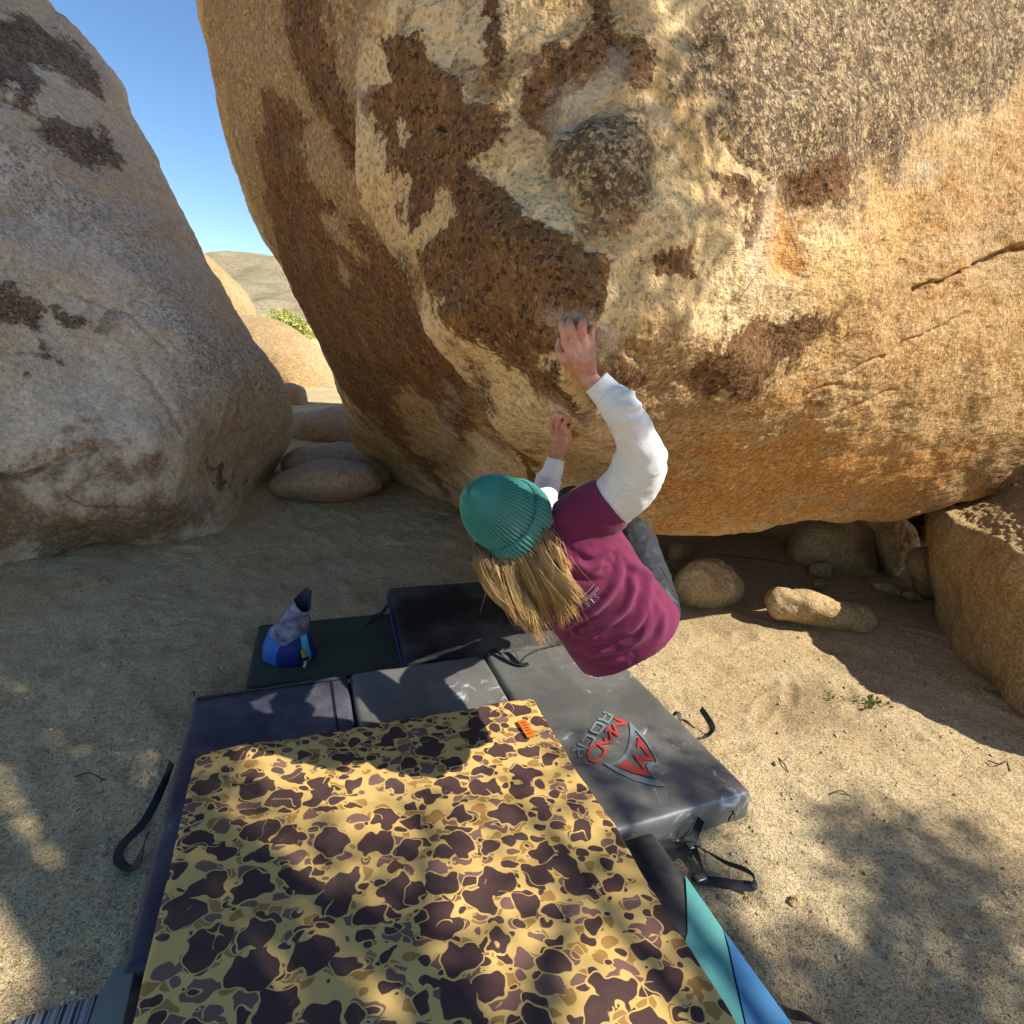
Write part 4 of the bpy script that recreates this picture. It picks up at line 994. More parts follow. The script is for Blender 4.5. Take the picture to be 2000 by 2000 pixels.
# right arm and hand
RWR = P(1154, 744, wr_t)
rarm = [q4(1135, 1020, 1.82, .062), q4(1200, 975, 1.77, .056), q4(1238, 938, 1.71, .05), q4(1254, 888, 1.635, .044), q4(1238, 850, 1.595, .043), q4(1212, 803, 1.55, .038), (*P(1180, 770, wr_t+.005), .03), (*RWR, .026), (*P(1142, 728, wr_t+.0), .027)]
pieces.append(tube(rarm, n=40))
def finger(pts, radii): return tube([(*P(u, v, RT(u, v)+o), r) for (u, v, o), r in zip(pts, radii)], seg=12, n=22)
RH = [((1105, 668, -.046), (1099, 642, -.036), (1096, 629, -.012), (1095, 634, .006)), ((1121, 663, -.05), (1115, 638, -.043), (1113, 627, -.014), (1112, 633, .006)),
      ((1138, 660, -.05), (1137, 634, -.045), (1139, 624, -.014), (1138, 632, .006)), ((1153, 672, -.044), (1156, 651, -.036), (1157, 641, -.012), (1157, 648, .005))]
FR = [(.0125, .0105, .0088, .0078), (.013, .0108, .009, .008), (.0125, .0112, .0092, .008), (.0115, .0094, .0078, .007)]
for k, f in enumerate(RH):
    pieces.append(finger(f, FR[k]))
    u, v, o = f[0]
    pieces.append(tube([(*P(1146+(k-1.5)*4, 734, wr_t+.002), .020), (*P((u+1146)/2+2, 705, RT((u+1146)/2, 705)-.05), .0185), (*P(u, v, RT(u, v)+o), .0145)], seg=14, n=14))
pieces.append(tube([(*P(1128, 722, wr_t+.015), .016), (*P(1101, 700, RT(1101, 700)-.035), .015), (*P(1092, 682, RT(1092, 682)-.022), .0115), (*P(1093, 664, RT(1093, 664)-.008), .009)], seg=12, n=18))
# left arm and hand
lw_t = RT(1088, 884)-.11
LWR = P(1089, 888, lw_t)
larm = [q4(1005, 1080, 1.90, .06), q4(1030, 1050, 2.0, .052), q4(1052, 1000, 1.99, .046), q4(1068, 950, max(1.86, lw_t), .04), (*P(1083, 908, lw_t), .030), (*LWR, .0255)]
pieces.append(tube(larm, n=36))
LH = [((1082, 854, -.066), (1077, 827, -.066), (1088, 808, -.030), (1098, 811, .004)), ((1090, 854, -.052), (1090, 825, -.046), (1099, 810, -.014), (1105, 815, .004)),
      ((1099, 857, -.040), (1102, 831, -.032), (1109, 817, -.010), (1113, 821, .004)), ((1107, 862, -.032), (1112, 843, -.020), (1117, 829, -.004), (1119, 832, .004))]
for k, f in enumerate(LH):
    pieces.append(finger(f, [x*.8 for x in FR[k]]))
    u, v, o = f[0]
    pieces.append(tube([(*P(1088+(k-1.5)*2, 886, lw_t+(k-1.5)*.008), .019), (*P(u, v, RT(u, v)+o), .0145)], seg=14, n=12))
pieces.append(tube([(*P(1100, 882, lw_t+.005), .016), (*P(1110, 864, RT(1108, 860)-.07), .014), (*P(1108, 845, RT(1106, 842)-.055), .0112), (*P(1100, 832, RT(1100, 832)-.045), .009)], seg=12, n=18))
# legs
rk = P(1232, 1042, 2.36); lk = P(1120, 985, 2.34)
rf_t = RT(1195, 1052, 0, 2.9); lf_t = RT(1105, 1045, 0, 2.9)
rft = P(1195, 1052, min(rf_t, 2.95)); lft = P(1105, 1045, min(lf_t, 2.95))
rhip = P(1272, 1195, 2.02); lhip = P(1190, 1225, 2.05)
rankle = rft+np.array([0, -.07, -.12]); lankle = lft+np.array([0, -.07, -.12])
legs = [[(*rhip, .085), (*(rhip*.5+rk*.5), .08), (*rk, .062), (*(rk*.6+rankle*.4), .055), (*rankle, .038)], [(*lhip, .085), (*(lhip*.5+lk*.5), .08), (*lk, .062), (*(lk*.6+lankle*.4), .055), (*lankle, .038)]]
for L_ in legs: pieces.append(tube(L_, n=36))
for a, b in ((rankle, rft), (lankle, lft)): pieces.append(tube([(*a, .036), (*(a*.4+b*.6), .032), (*b, .02)], n=8))
person = thing('person', (float(pelvis[0]), float(pelvis[1]), float(pelvis[2])-.12), 'person in a green beanie and maroon shirt hanging from the overhanging boulder', 'person')
V, F = fuse(pieces, .0030, 5)
mesh_obj('body', V, F, SKIN, person, base=person.location)
for s in (-1, 1):
    V, F = ellipsoid(headc+FACE*.088+EAR*.032*s+HAX*.008, [EAR, FACE, HAX], (.012, .009, .010), 10)
    mesh_obj('eye', V, F, plain('eye_white', '#d8d4cc', .2), person, base=person.location)

# trousers
TROUS = cloth_mat('black_trousers', '#26272a', '#313236', .7, 350, .001, 9, .35)
tp_ = [tube([(*(pelvis-AX*.075-LAT*.06), .118), (*(pelvis-AX*.075+LAT*.06), .118)], n=6)]
for L_ in legs:
    pp = [(x, y, z, r*1.18+.004) for x, y, z, r in L_]; pp[-1] = (*pp[-1][:3], .055); tp_.append(tube(pp, n=36, cap=True))
V, F = fuse(tp_, .006, 6)
nrm = vnormals(V, np.array([f if len(f) == 4 else (*f, f[-1]) for f in F]))
V = V+nrm*(.006*fbm(V*[1, 1, 1], 14, 2)+.004*np.abs(fbm(V, 28, 2)))[:, None]
trs = mesh_obj('trousers', V, F, TROUS, person, base=person.location)
zq = P(1316, 1165, 1.93)
ribbon('pocket_zip', [P(1290, 1105, 1.985), P(1303, 1128, 1.955), P(1316, 1156, 1.935)], .004, WEB, trs, .003, 14, up=(.5, -.7, .5))
ribbon('belt_loop', [P(1300, 1150, 1.93), P(1312, 1168, 1.92), P(1322, 1178, 1.92)], .012, WEB, trs, .003, 8, up=(.5, -.7, .5))
SHOE = plain('climbing_shoe', '#2a2320', .6)
for a, b in ((rankle, rft), (lankle, lft)):
    V, F = fuse([tube([(*(a+[0, .0, -.02]), .044), (*(a*.5+b*.5), .045), (*b, .028)], n=10), tube([(*(a+np.array([0, -.03, -.03])), .034), (*a, .042)], n=4)], .005, 3)
    mesh_obj('shoe', V, F, SHOE, person, base=person.location)

# maroon T-shirt: body and right sleeve fused, folds swept round the back
secs = [(neck-AX*.005, .075, .065), (neck+AX*.035, .125, .082), (neck+AX*.075, .175, .105), (neck+AX*.14, .196, .128), (neck+AX*.24, .192, .135), (neck+AX*.34, .194, .142), (neck+AX*.43, .198, .150), (neck+AX*.50, .196, .152), (neck+AX*.515, .188, .146)]
sa = catmull(np.array([(*c, a, b) for c, a, b in secs]), 60)
aa = np.linspace(0, 2*math.pi, 72, endpoint=False)
Vt = (sa[:, None, :3]+sa[:, 3, None, None]*np.cos(aa)[None, :, None]*LAT+sa[:, 4, None, None]*np.sin(aa)[None, :, None]*NRM).reshape(-1, 3)
Ft = [tuple(f) for f in grid_faces(60, 72, True)]+[tuple(range(72)), tuple(59*72+np.arange(71, -1, -1))]
rs = tube([q4(1110, 1030, 1.84, .095), q4(1145, 1010, 1.81, .100), q4(1178, 990, 1.785, .094), q4(1194, 979, 1.775, .091)], 32, 14, cap=False)
ls = tube([q4(1045, 1060, 1.87, .085), q4(1012, 1072, 1.89, .085), q4(1006, 1075, 1.95, .08)], 28, 12, cap=False)
V, F = fuse([(Vt, Ft), rs, ls], .0048, 8, .5)
Fq = np.array([f if len(f) == 4 else (*f, f[-1]) for f in F])
nrm = vnormals(V, Fq)
uvt = project(V)
kx, ky = 1085., 1090.
ang = np.arctan2(uvt[:, 1]-ky, uvt[:, 0]-kx); rad_ = np.hypot(uvt[:, 0]-kx, uvt[:, 1]-ky)*1.85/FPX
wob = fbm(V, 3.2, 3)*.10
hd = (V-neck)@AX
zs = lambda pts: np.array(pts, float)/6.44+[1000, 1020]
folds = [([(1425, 330), (1415, 520), (1320, 760), (1150, 1000), (900, 1190), (560, 1340)], 8, .013), ([(1500, 420), (1545, 640), (1530, 880), (1400, 1130), (1120, 1320), (700, 1410)], 8, .014),
    ([(1560, 480), (1680, 650), (1735, 860), (1650, 1150), (1450, 1350), (1150, 1480), (820, 1510)], 9, .015), ([(1850, 880), (1790, 1180), (1640, 1420), (1380, 1600), (980, 1640)], 8, .012),
    ([(1900, 1000), (1880, 1300), (1780, 1560), (1600, 1740)], 8, .010), ([(830, 290), (1000, 395), (1160, 390), (1300, 310)], 6, .011), ([(740, 430), (900, 550), (1060, 550), (1220, 470)], 6, .010),
    ([(640, 400), (780, 560), (980, 640), (1180, 600)], 7, .010), ([(1380, 560), (1200, 800), (960, 960), (780, 1040)], 6, .007), ([(1620, 560), (1840, 760), (1960, 980)], 7, .010),
    ([(1740, 1000), (1700, 1250), (1560, 1480), (1250, 1570)], 5, .007), ([(560, 1260), (760, 1380), (1000, 1420)], 6, .008), ([(860, 1560), (1150, 1720), (1450, 1720)], 7, .007)]
face_k = sstep(.12, .55, np.sum(nrm*(CAM-V), 1)/np.linalg.norm(CAM-V, axis=1))*sstep(.53, .47, hd)
dd_ = .006*fbm(V, 4.5, 3)
for ln_, wd, am in folds:
    pl_ = catmull(zs(ln_), 30); d_, sd_ = linedist(uvt[:, :2], pl_)
    e0 = np.hypot(*(uvt[:, :2]-pl_[0]).T); e1 = np.hypot(*(uvt[:, :2]-pl_[-1]).T)
    am_ = am*sstep(2, 26, np.minimum(e0, e1))*np.clip(.75+.9*fbm(V, 6, 2, off=am*900), .15, 1.25); wd_ = wd*(1+.35*fbm(V, 5, 2, off=am*500))
    dd_ = dd_+1.35*face_k*am_*(np.exp(-(d_/wd_)**2)-.38*np.exp(-((d_-wd_*1.9)/(wd_*.9))**2))
V = V+nrm*(dd_+.0012*fbm(V, 22, 2))[:, None]
hd = (V-neck)@AX
SH = Mat('maroon_cotton')
col = SH.mix(SH.step(SH.noise(7, 5, .6), .35, .68), lin('#742845'), lin('#68223c'))
col = SH.mix(SH.step(SH.noise(220, 3, .7), .52, .75, 0, .25), col, lin('#93506a'))
SHIRT = SH.out(col, .85, SH.bump(SH.noise(420, 2), .5, .001, SH.bump(SH.noise(40, 4, .55), .3, .004)), .15, **{'Sheen Weight': .12})
shirt = mesh_obj('t_shirt', V, F, SHIRT, person, base=person.location)
shirt_bvh = BVHTree.FromPolygons([tuple(x) for x in V], [tuple(int(i) for i in f) for f in F])
# hem and sleeve edge bands
def wrap_band(pts, name, mat, w=.008):
    out = []
    for u, v in catmull(np.array(pts, float), 40):
        t = ray_t(shirt_bvh, u, v, None) if True else 0
        if t is None: continue
        out.append(P(u, v, t-.0035))
    if len(out) > 4: ribbon(name, out, w, mat, shirt, .002, 40, up=tuple(-FWD))
def ray_t(bvh, u, v, default):
    d = Vector(P(u, v, 1.0)-CAM); hit = bvh.ray_cast(Vector(CAM), d.normalized())
    return hit[3]/d.length if hit[0] is not None else default
# print on the back
PRINT = plain('faded_print', '#a98a92', .8)
arc = np.array([(440, 1285), (520, 1262), (700, 1200), (850, 1140), (1000, 1050), (1110, 950), (1195, 845)], float)/6.44+[1000, 1020]
arcf = catmull(arc, 200); arcd = np.concatenate([[0], np.cumsum(np.linalg.norm(np.diff(arcf, axis=0), axis=1))])
def on_arc(x, y, k, s0, lift):
    s = s0+x*k
    p = np.array([np.interp(s, arcd, arcf[:, 0]), np.interp(s, arcd, arcf[:, 1])]); q_ = np.array([np.interp(s+1, arcd, arcf[:, 0]), np.interp(s+1, arcd, arcf[:, 1])])
    d = q_-p; d /= max(np.linalg.norm(d), 1e-6); n_ = np.array([d[1], -d[0]])
    w = p+n_*(y*k*.95+lift)
    return P(w[0], w[1], ray_t(shirt_bvh, w[0], w[1], 1.78)-.0035)
text_polys('ADVENTURES', PRINT, shirt, lambda x, y: on_arc(x, y, 19.0, 1.0, 0), 'lettering')
for lift in (14.5, 18.0, 26.0):
    pts = [on_arc(s, 0, 1.0, 50.0, lift) for s in np.linspace(0, 82, 30)]
    ribbon('print_line', pts, .0022, PRINT, shirt, .0012, 40, up=tuple(-FWD))

# white thermal sleeves
WH = Mat('white_waffle_knit')
wv1 = WH.n('TexWave', {'Vector': WH.co(), 'Scale': 95.0, 'Distortion': .6, 'Detail': 1.0}, wave_type='BANDS', bands_direction='DIAGONAL').outputs['Fac']
wv2 = WH.n('TexWave', {'Vector': WH.co(rot=(0, .9, .4)), 'Scale': 95.0, 'Distortion': .6, 'Detail': 1.0}, wave_type='BANDS', bands_direction='X').outputs['Fac']
kn = WH.math('MULTIPLY', wv1, wv2)
col = WH.mix(WH.step(WH.noise(8, 4, .6), .3, .7), lin('#e4e0da'), lin('#d8d3cc')); col = WH.mix(WH.math('MULTIPLY', WH.math('SUBTRACT', 1.0, kn), .12), col, lin('#a8a29a'))
WHITE = WH.out(col, .85, WH.bump(kn, .6, .0018, WH.bump(WH.noise(30, 3, .5), .3, .004)), .2, **{'Sheen Weight': .2})
def sleeve(path, n, cuff_from, bunch, seed):
    p = catmull(np.array(path, float), n); c, r = p[:, :3], p[:, 3]; seg = 64
    T = np.gradient(c, axis=0); T /= np.linalg.norm(T, axis=1)[:, None]
    s = np.cross(T[0], [.3, .2, .93]); S = []
    for i in range(n): s = s-T[i]*(s@T[i]); s /= np.linalg.norm(s); S.append(s)
    S = np.array(S); B = np.cross(T, S); a = np.linspace(0, 2*math.pi, seg, endpoint=False)
    dirs = np.cos(a)[None, :, None]*S[:, None]+np.sin(a)[None, :, None]*B[:, None]
    k = np.linspace(0, 1, n)
    base = c[:, None]+r[:, None, None]*dirs; flat = base.reshape(-1, 3)
    ph = np.repeat(np.cumsum(np.full(n, 1.0))*np.linalg.norm(np.diff(c, axis=0), axis=1).mean(), seg)
    warp = fbm(flat, 9, 2, off=seed)*.06
    f = np.sin((ph+warp)*math.pi/.034)
    env = np.repeat(np.interp(k, [x for x, _ in bunch], [y for _, y in bunch]), seg)
    msk = np.clip(.15+1.5*fbm(flat, 8, 2, off=seed+8), 0, 1.1)
    dsp = env*(.010*(1-np.abs(f))*msk+.0045*fbm(flat, 16, 3, off=seed+3))
    V = flat+dirs.reshape(-1, 3)*dsp[:, None]
    kk = np.repeat(k, seg); V = V+dirs.reshape(-1, 3)*(-.0035*sstep(cuff_from-.01, cuff_from+.01, kk))[:, None]
    V = np.concatenate([V, (c[-1]+dirs[-1]*(r[-1]-.006)-T[-1]*.004), (c[-1]+dirs[-1]*(r[-1]-.008)-T[-1]*.03)])
    F = grid_faces(n+2, seg, True)
    return V, F
rpath = [q4(1165, 1000, 1.80, .080), q4(1200, 977, 1.775, .082), q4(1236, 940, 1.71, .083), q4(1252, 890, 1.635, .070), q4(1240, 850, 1.592, .057), q4(1214, 803, 1.545, .051), (*P(1184, 768, wr_t+.006), .045), (*P(1164, 746, wr_t+.003), .0415)]
V, F = sleeve(rpath, 150, .9, [(0, .2), (.25, .5), (.42, 1.3), (.55, 1.1), (.7, 1.0), (.86, 1.2), (.9, .15), (1, .05)], 1.0)
mesh_obj('undershirt_sleeve', V, F, WHITE, person, base=person.location)
lpath = [q4(1008, 1078, 1.92, .066), q4(1032, 1048, 2.0, .060), q4(1054, 1000, 1.99, .054), q4(1067, 952, max(1.87, lw_t+.01), .049), (*P(1080, 917, lw_t+.004), .043), (*P(1086, 896, lw_t), .038)]
V, F = sleeve(lpath, 120, .86, [(0, .6), (.4, 1.2), (.7, .8), (.84, 1.0), (.88, .15), (1, .05)], 6.0)
mesh_obj('undershirt_sleeve', V, F, WHITE, person, base=person.location)

# beanie with real ribs and a folded cuff
HATM = Mat('green_rib_knit')
col = HATM.mix(HATM.step(HATM.noise(10, 4, .6), .35, .7), lin('#2b7a69'), lin('#348a78'))
col = HATM.mix(HATM.step(HATM.noise(260, 3, .75), .5, .72, 0, .4), col, lin('#5aa597'))
HAT = HATM.out(col, .9, HATM.bump(HATM.noise(330, 3, .7), .8, .003), .15, **{'Sheen Weight': .5})
hx_ = EAR; hy_ = FACE
def knit(rows, ribs, depth, segs, name, parent, closed_top=False):
    a = np.linspace(0, 2*math.pi, segs, endpoint=False)
    V = []
    for h, r, d in rows:
        rr_ = r*(1+.008*np.sin(3*a+h*20))+depth*d*(np.abs(np.cos(a*ribs/2+.12*np.sin(h*60)))-.55)
        V.append(O_hat+HAX*h+rr_[:, None]*(np.cos(a)[:, None]*hx_+np.sin(a)[:, None]*hy_*1.06))
    V = np.concatenate(V)
    o = mesh_obj(name, V, grid_faces(len(rows), segs, True), HAT, parent, base=O_hat)
    return o
hs = np.linspace(0, 1, 60)
RHAT = .117
dome = [(.0+HH*h, RHAT*(1-max(0, h-.12)**2.3/(.88**2.3))**.62+.0008, min(1, .35+(1-h)*1.2)) for h in hs]
dome = [(h, max(r, .003), d) for h, r, d in dome]
beanie = knit(dome, 60, .0125, 1200, 'beanie', person)
cuffrows = [(.012, .113, .3), (-.012, .115, .6), (-.030, .119, .8), (-.036, .126, 1), (-.030, .1305, 1), (-.01, .1330, 1), (.014, .1335, 1), (.034, .1322, 1), (.042, .1295, .8), (.0435, .124, .5), (.036, .1165, .2)]
cuffrows = [tuple(x) for x in catmull(np.array(cuffrows), 40)]
knit(cuffrows, 60, .0125, 1200, 'cuff', beanie)

# hair
HR = Mat('blond_hair')
al = HR.attr('along'); rn = HR.attr('rnd')
col = HR.mix(HR.step(al, .0, .75), lin('#5a3d20'), lin('#c08f4c')); col = HR.mix(HR.math('MULTIPLY', rn, .75), col, lin('#d8b071')); col = HR.mix(HR.step(rn, .35, .0, 0, .75), col, lin('#4a3018'))
HAIR = HR.out(col, .38, None, .6)
roots = np.array([(930, 1062), (948, 1074), (975, 1076), (1000, 1064), (1022, 1044), (1040, 1018), (1046, 995)], float)
tips = np.array([(985, 1165), (1012, 1212), (1038, 1232), (1072, 1225), (1100, 1196), (1122, 1160), (1112, 1112)], float)
rootf, tipf = catmull(roots, 100), catmull(tips, 100)
hv, hf, hal, hrn = [], [], [], []
NH = 3000; m_h = 14
rg = np.random.default_rng(5)
cl = np.sort(rg.uniform(0, 1, 70)); lockoff = rg.normal(0, 9, (70, 2)); lockbend = rg.normal(5, 9, 70); locklen = np.clip(rg.normal(.95, .14, 70), .6, 1.15); locktone = rg.uniform(-.35, .35, 70); lockwave = rg.uniform(0, 6, 70)
for i in range(NH):
    fly = i > NH-110
    li = i % 70; c0 = cl[li]; spread = rg.normal(0, 1)
    w0 = np.clip(c0+spread*.016, 0, 1); w1 = np.clip(c0+spread*.010, 0, 1)
    ln_ = np.clip(locklen[li]+rg.normal(0, .05), .45, 1.2) if not fly else rg.uniform(.3, 1.2)
    r0 = rootf[int(w0*99)]+rg.normal(0, 2.5, 2); t1 = tipf[int(w1*99)]+lockoff[li]+rg.normal(0, 2.2 if not fly else 18, 2)
    lay = np.clip(.5+.35*math.sin(li*2.4)+rg.normal(0, .18), 0, 1)
    e = r0+(t1-r0)*ln_
    pn = np.array([-(e-r0)[1], (e-r0)[0]])/max(1, np.linalg.norm(e-r0))
    bnd = lockbend[li]+rg.normal(0, 1.5) if not fly else rg.normal(0, 18)
    ks = np.array([0, .25, .5, .75, 1.0]); pts = []
    for kq in ks:
        p2 = r0+(e-r0)*kq+pn*(bnd*math.sin(kq*math.pi)+3.2*math.sin(kq*7+lockwave[li])*kq)
        ts = ray_t(shirt_bvh, p2[0], p2[1], 1.80)
        tt = min(ts, 1.83)-.006-.034*lay-(.010 if fly else 0)
        if kq == 0: tt = 1.795-.010*lay
        elif kq == .25: tt = min(tt, 1.79)*.5+.5*1.76-.012*lay
        pts.append(P(p2[0], p2[1], tt))
    p3 = catmull(np.array(pts), m_h)
    if fly: p3 = p3+rg.normal(0, .002, p3.shape).cumsum(0)*.5
    rad = (rg.uniform(.0006, .0014) if not fly else .0006)*np.interp(np.linspace(0, 1, m_h), [0, .6, 1], [1, 1, .2])
    T = np.gradient(p3, axis=0); T /= np.linalg.norm(T, axis=1)[:, None]
    S = np.cross(T, FWD); S /= np.linalg.norm(S, axis=1)[:, None]; B = np.cross(T, S)
    o_ = i*m_h*3
    ring = np.stack([p3+rad[:, None]*(math.cos(a)*S+math.sin(a)*B) for a in (0, 2.094, 4.189)], 1).reshape(-1, 3)
    hv.append(ring); hf.append(grid_faces(m_h, 3, True)+o_)
    hal.append(np.repeat(np.linspace(0, 1, m_h), 3)); hrn.append(np.full(m_h*3, np.clip(rg.normal(.5, .2)+locktone[li], 0, 1)))
hair = mesh_obj('hair', np.concatenate(hv), np.concatenate(hf), HAIR, person, base=person.location)
attr(hair, 'along', np.concatenate(hal)); attr(hair, 'rnd', np.concatenate(hrn))

# ------------------------------------------------------------------ loose stones, twigs, weeds, gravel
def stone(u, v, w, label, group=None, mat=None):
    p = GP(u, v); r = w*gt(u, v)/FPX/2
    V, F = ellipsoid((0, 0, 0), np.eye(3), (r, r*.8, r*.55), 14)
    rs_ = np.random.default_rng(int(u*7+v))
    V = V*(1+.25*fbm(V/r, 1.3, 2, off=rs_.uniform(0, 50)))[:, None]
    a = rs_.uniform(0, 6); V = V@np.array([[math.cos(a), math.sin(a), 0], [-math.sin(a), math.cos(a), 0], [0, 0, 1]])
    o = mesh_obj('stone', V+p+np.array([0, 0, r*.15]), F, mat or ROCK_TAN, base=p)
    tag(o, label, 'stone', group)
stone(78, 1322, 18, 'small pale stone on the shaded sand far left', mat=ROCK_GOLD)
stone(300, 1327, 9, 'tiny pale stone just left of the olive mat', mat=ROCK_GOLD)
stone(196, 1143, 36, 'flat stone on the shaded sand below the grey boulder')
stone(370, 1092, 20, 'small stone against the foot of the grey boulder')
stone(1458, 1760, 22, 'small brown stone on sunlit sand left of the bigger one')
stone(1552, 1764, 30, 'rounded stone half sunk in the sunlit sand at right')
stone(660, 978, 9, 'left of two tiny stones before the pillow shaped rock')
stone(681, 977, 9, 'right of two tiny stones before the pillow shaped rock')
stone(1790, 1282, 22, 'shaded stone at the foot of the large right rock')
stone(1480, 1075, 10, 'white speck of stone under the overhang', mat=ROCK_GOLD)
TWIG = plain('dry_twig', '#4b3524', .8)
def twig(px, label, r=.003):
    p = [GP(u, v)+np.array([0, 0, .012+.01*math.sin(i*2.1)]) for i, (u, v) in enumerate(px)]
    V, F = tube([(*q, r*(1-.5*i/len(p))) for i, q in enumerate(p)], 8, 24)
    tag(mesh_obj('twig', V, F, TWIG, base=p[0]), label, 'twig')
twig([(848, 1016), (880, 1012), (905, 1014)], 'dark twig on the sand left of the green beanie')
twig([(540, 975), (560, 990), (552, 1000)], 'curved twig by the foot of the grey boulder')
twig([(1520, 1485), (1530, 1500), (1545, 1520), (1560, 1532)], 'thin curved twig on the sunlit sand')
twig([(1620, 1555), (1640, 1552), (1665, 1560)], 'short twig on sunlit sand at right')
twig([(1930, 1490), (1950, 1500), (1965, 1488), (1972, 1510)], 'bent twig at the shadow edge near the right border')
twig([(1400, 1085), (1500, 1098), (1570, 1108), (1585, 1100)], 'long dry twig lying under the overhang', .004)
twig([(148, 1522), (175, 1518), (205, 1525)], 'thin twig on shaded sand at far left')
twig([(1910, 1040), (1800, 1052), (1700, 1055)], 'pale stick poking out beside the pale angular rock', .004)
# weeds
def leaf_mesh(pts, dirs, sizes, rg_):
    n = len(pts); d = dirs/np.linalg.norm(dirs, axis=1)[:, None]
    a = rg_.normal(size=(n, 3)); s = np.cross(d, a); s /= np.linalg.norm(s, axis=1)[:, None]
    nn_ = np.cross(d, s)
    L = sizes[:, None]*d; W = .28*sizes[:, None]*s
    V = np.stack([pts, pts+.5*L+W+.06*sizes[:, None]*nn_, pts+L, pts+.5*L-W+.06*sizes[:, None]*nn_], 1).reshape(-1, 3)
    F = np.arange(n*4).reshape(n, 4)
    return V, F
def leaf_mat(name, c1, c2):
    M_ = Mat(name); r = M_.n('ObjectInfo').outputs['Random']
    c = M_.mix(M_.step(M_.noise(9, 3, .6), .3, .7), lin(c1), lin(c2))
    return M_.out(c, .6, None, .3)
WEEDM = leaf_mat('weed_green', '#8a8a4c', '#6f743a')
for (u, v, n, sz), lb in zip(((1698, 1374, 60, .03), (1622, 1362, 26, .022), (1930, 1352, 50, .025)), ('tuft of green weeds at the shadow edge on the sand', 'small sprig of weeds left of the larger green tuft', 'mossy weeds at the foot of the large right rock')):
    p = GP(u, v); rg_ = np.random.default_rng(int(u))
    pts = p+np.stack([rg_.normal(0, .04, n), rg_.normal(0, .03, n), np.full(n, .004)], 1); d = rg_.normal(size=(n, 3)); d[:, 2] = np.abs(d[:, 2])+.5
    V, F = leaf_mesh(pts, d, rg_.uniform(.5, 1.2, n)*sz, rg_)
    tag(mesh_obj('weed', V, F, WEEDM, smooth=False, base=p), lb, 'weed', kind='stuff')
# gravel: uncountable grains
rg_ = np.random.default_rng(21); n = 9000
gxy = np.stack([rg_.uniform(-3.2, 3.6, n), .5+rg_.uniform(0, 1, n)**1.3*5.5], 1)
gzv = gheight(gxy[:, 0].copy(), gxy[:, 1].copy())
keep = (gzv < .3); gxy, gzv = gxy[keep], gzv[keep]; n = len(gxy)
sz = rg_.gamma(2.0, .0016, n)+.0015
octa = np.array([(1, 0, 0), (0, 1, 0), (-1, 0, 0), (0, -1, 0), (0, 0, .7), (0, 0, -.7)])
jit = 1+.3*rg_.normal(size=(n, 6, 1))*.6
V = (np.c_[gxy, gzv+sz*.2][:, None]+octa[None]*sz[:, None, None]*jit).reshape(-1, 3)
fo = np.array([(0, 1, 4), (1, 2, 4), (2, 3, 4), (3, 0, 4), (1, 0, 5), (2, 1, 5), (3, 2, 5), (0, 3, 5)])
F = (fo[None]+np.arange(n)[:, None, None]*6).reshape(-1, 3)
GRAV = Mat('gravel'); gcell = GRAV.n('TexVoronoi', {'Vector': GRAV.co(), 'Scale': 60.0}).outputs['Color']
gcol = GRAV.mix(GRAV.n('SeparateColor', {'Color': gcell}).outputs[0], lin('#7d6548'), lin('#dcc9a6'))
tag(mesh_obj('gravel', V, F, GRAV.out(gcol, .9), smooth=False), 'fine gravel grains scattered over the sand', 'gravel', kind='stuff')

# ------------------------------------------------------------------ trees
BARK = Mat('bark'); bn = BARK.noise(20, 5, .65, vec=BARK.co(scale=(1, 1, .2)))
BARK = BARK.out(BARK.mix(BARK.step(bn, .35, .7), lin('#3f3226'), lin('#6b5743')), .9, BARK.bump(bn, .8, .02), .1)
def make_tree(name, base, clumps, leaf, leafmat, label, rg_, per=230, trunk_r=.16, fork=None):
    t = thing(name, base, label, 'tree')
    fork = np.array(base)+np.array([-.3, .2, 2.3]) if fork is None else np.asarray(fork)
    V, F = tube([(*(np.array(base)-[0, 0, .2]), trunk_r*1.3), (*(np.array(base)*.5+fork*.5+[.1, 0, 0]), trunk_r), (*fork, trunk_r*.8)], 16, 24)
    tr = mesh_obj('trunk', V, F, BARK, t, base=base)
    pts = []; dr = []; szs = []
    for c, r, k in clumps:
        c = np.asarray(c)
        midp = fork*.55+c*.45+np.array([0, 0, .25])+rg_.normal(0, .15, 3)
        V, F = tube([(*fork, trunk_r*.5), (*midp, trunk_r*.25), (*c, .015)], 8, 18)
        mesh_obj('limb', V, F, BARK, tr, base=fork)
        n_ = int(per*k)
        d = rg_.normal(size=(n_, 3)); d /= np.linalg.norm(d, axis=1)[:, None]
        q = c+d*(r*rg_.uniform(0, 1, n_)**.45)[:, None]*np.array([1, 1, .7])
        # leaves sit on twiglets
        q = q+rg_.normal(0, .03, q.shape)
        pts.append(q); dr.append(d+rg_.normal(0, .6, d.shape)+[0, 0, -.2]); szs.append(rg_.uniform(.7, 1.3, n_)*leaf)
    V, F = leaf_mesh(np.concatenate(pts), np.concatenate(dr), np.concatenate(szs), rg_)
    mesh_obj('crown', V, F, leafmat, t, smooth=False, base=base)
    return t
OAK = leaf_mat('oak_leaf', '#4c5a30', '#38462a')
rg_ = np.random.default_rng(17)
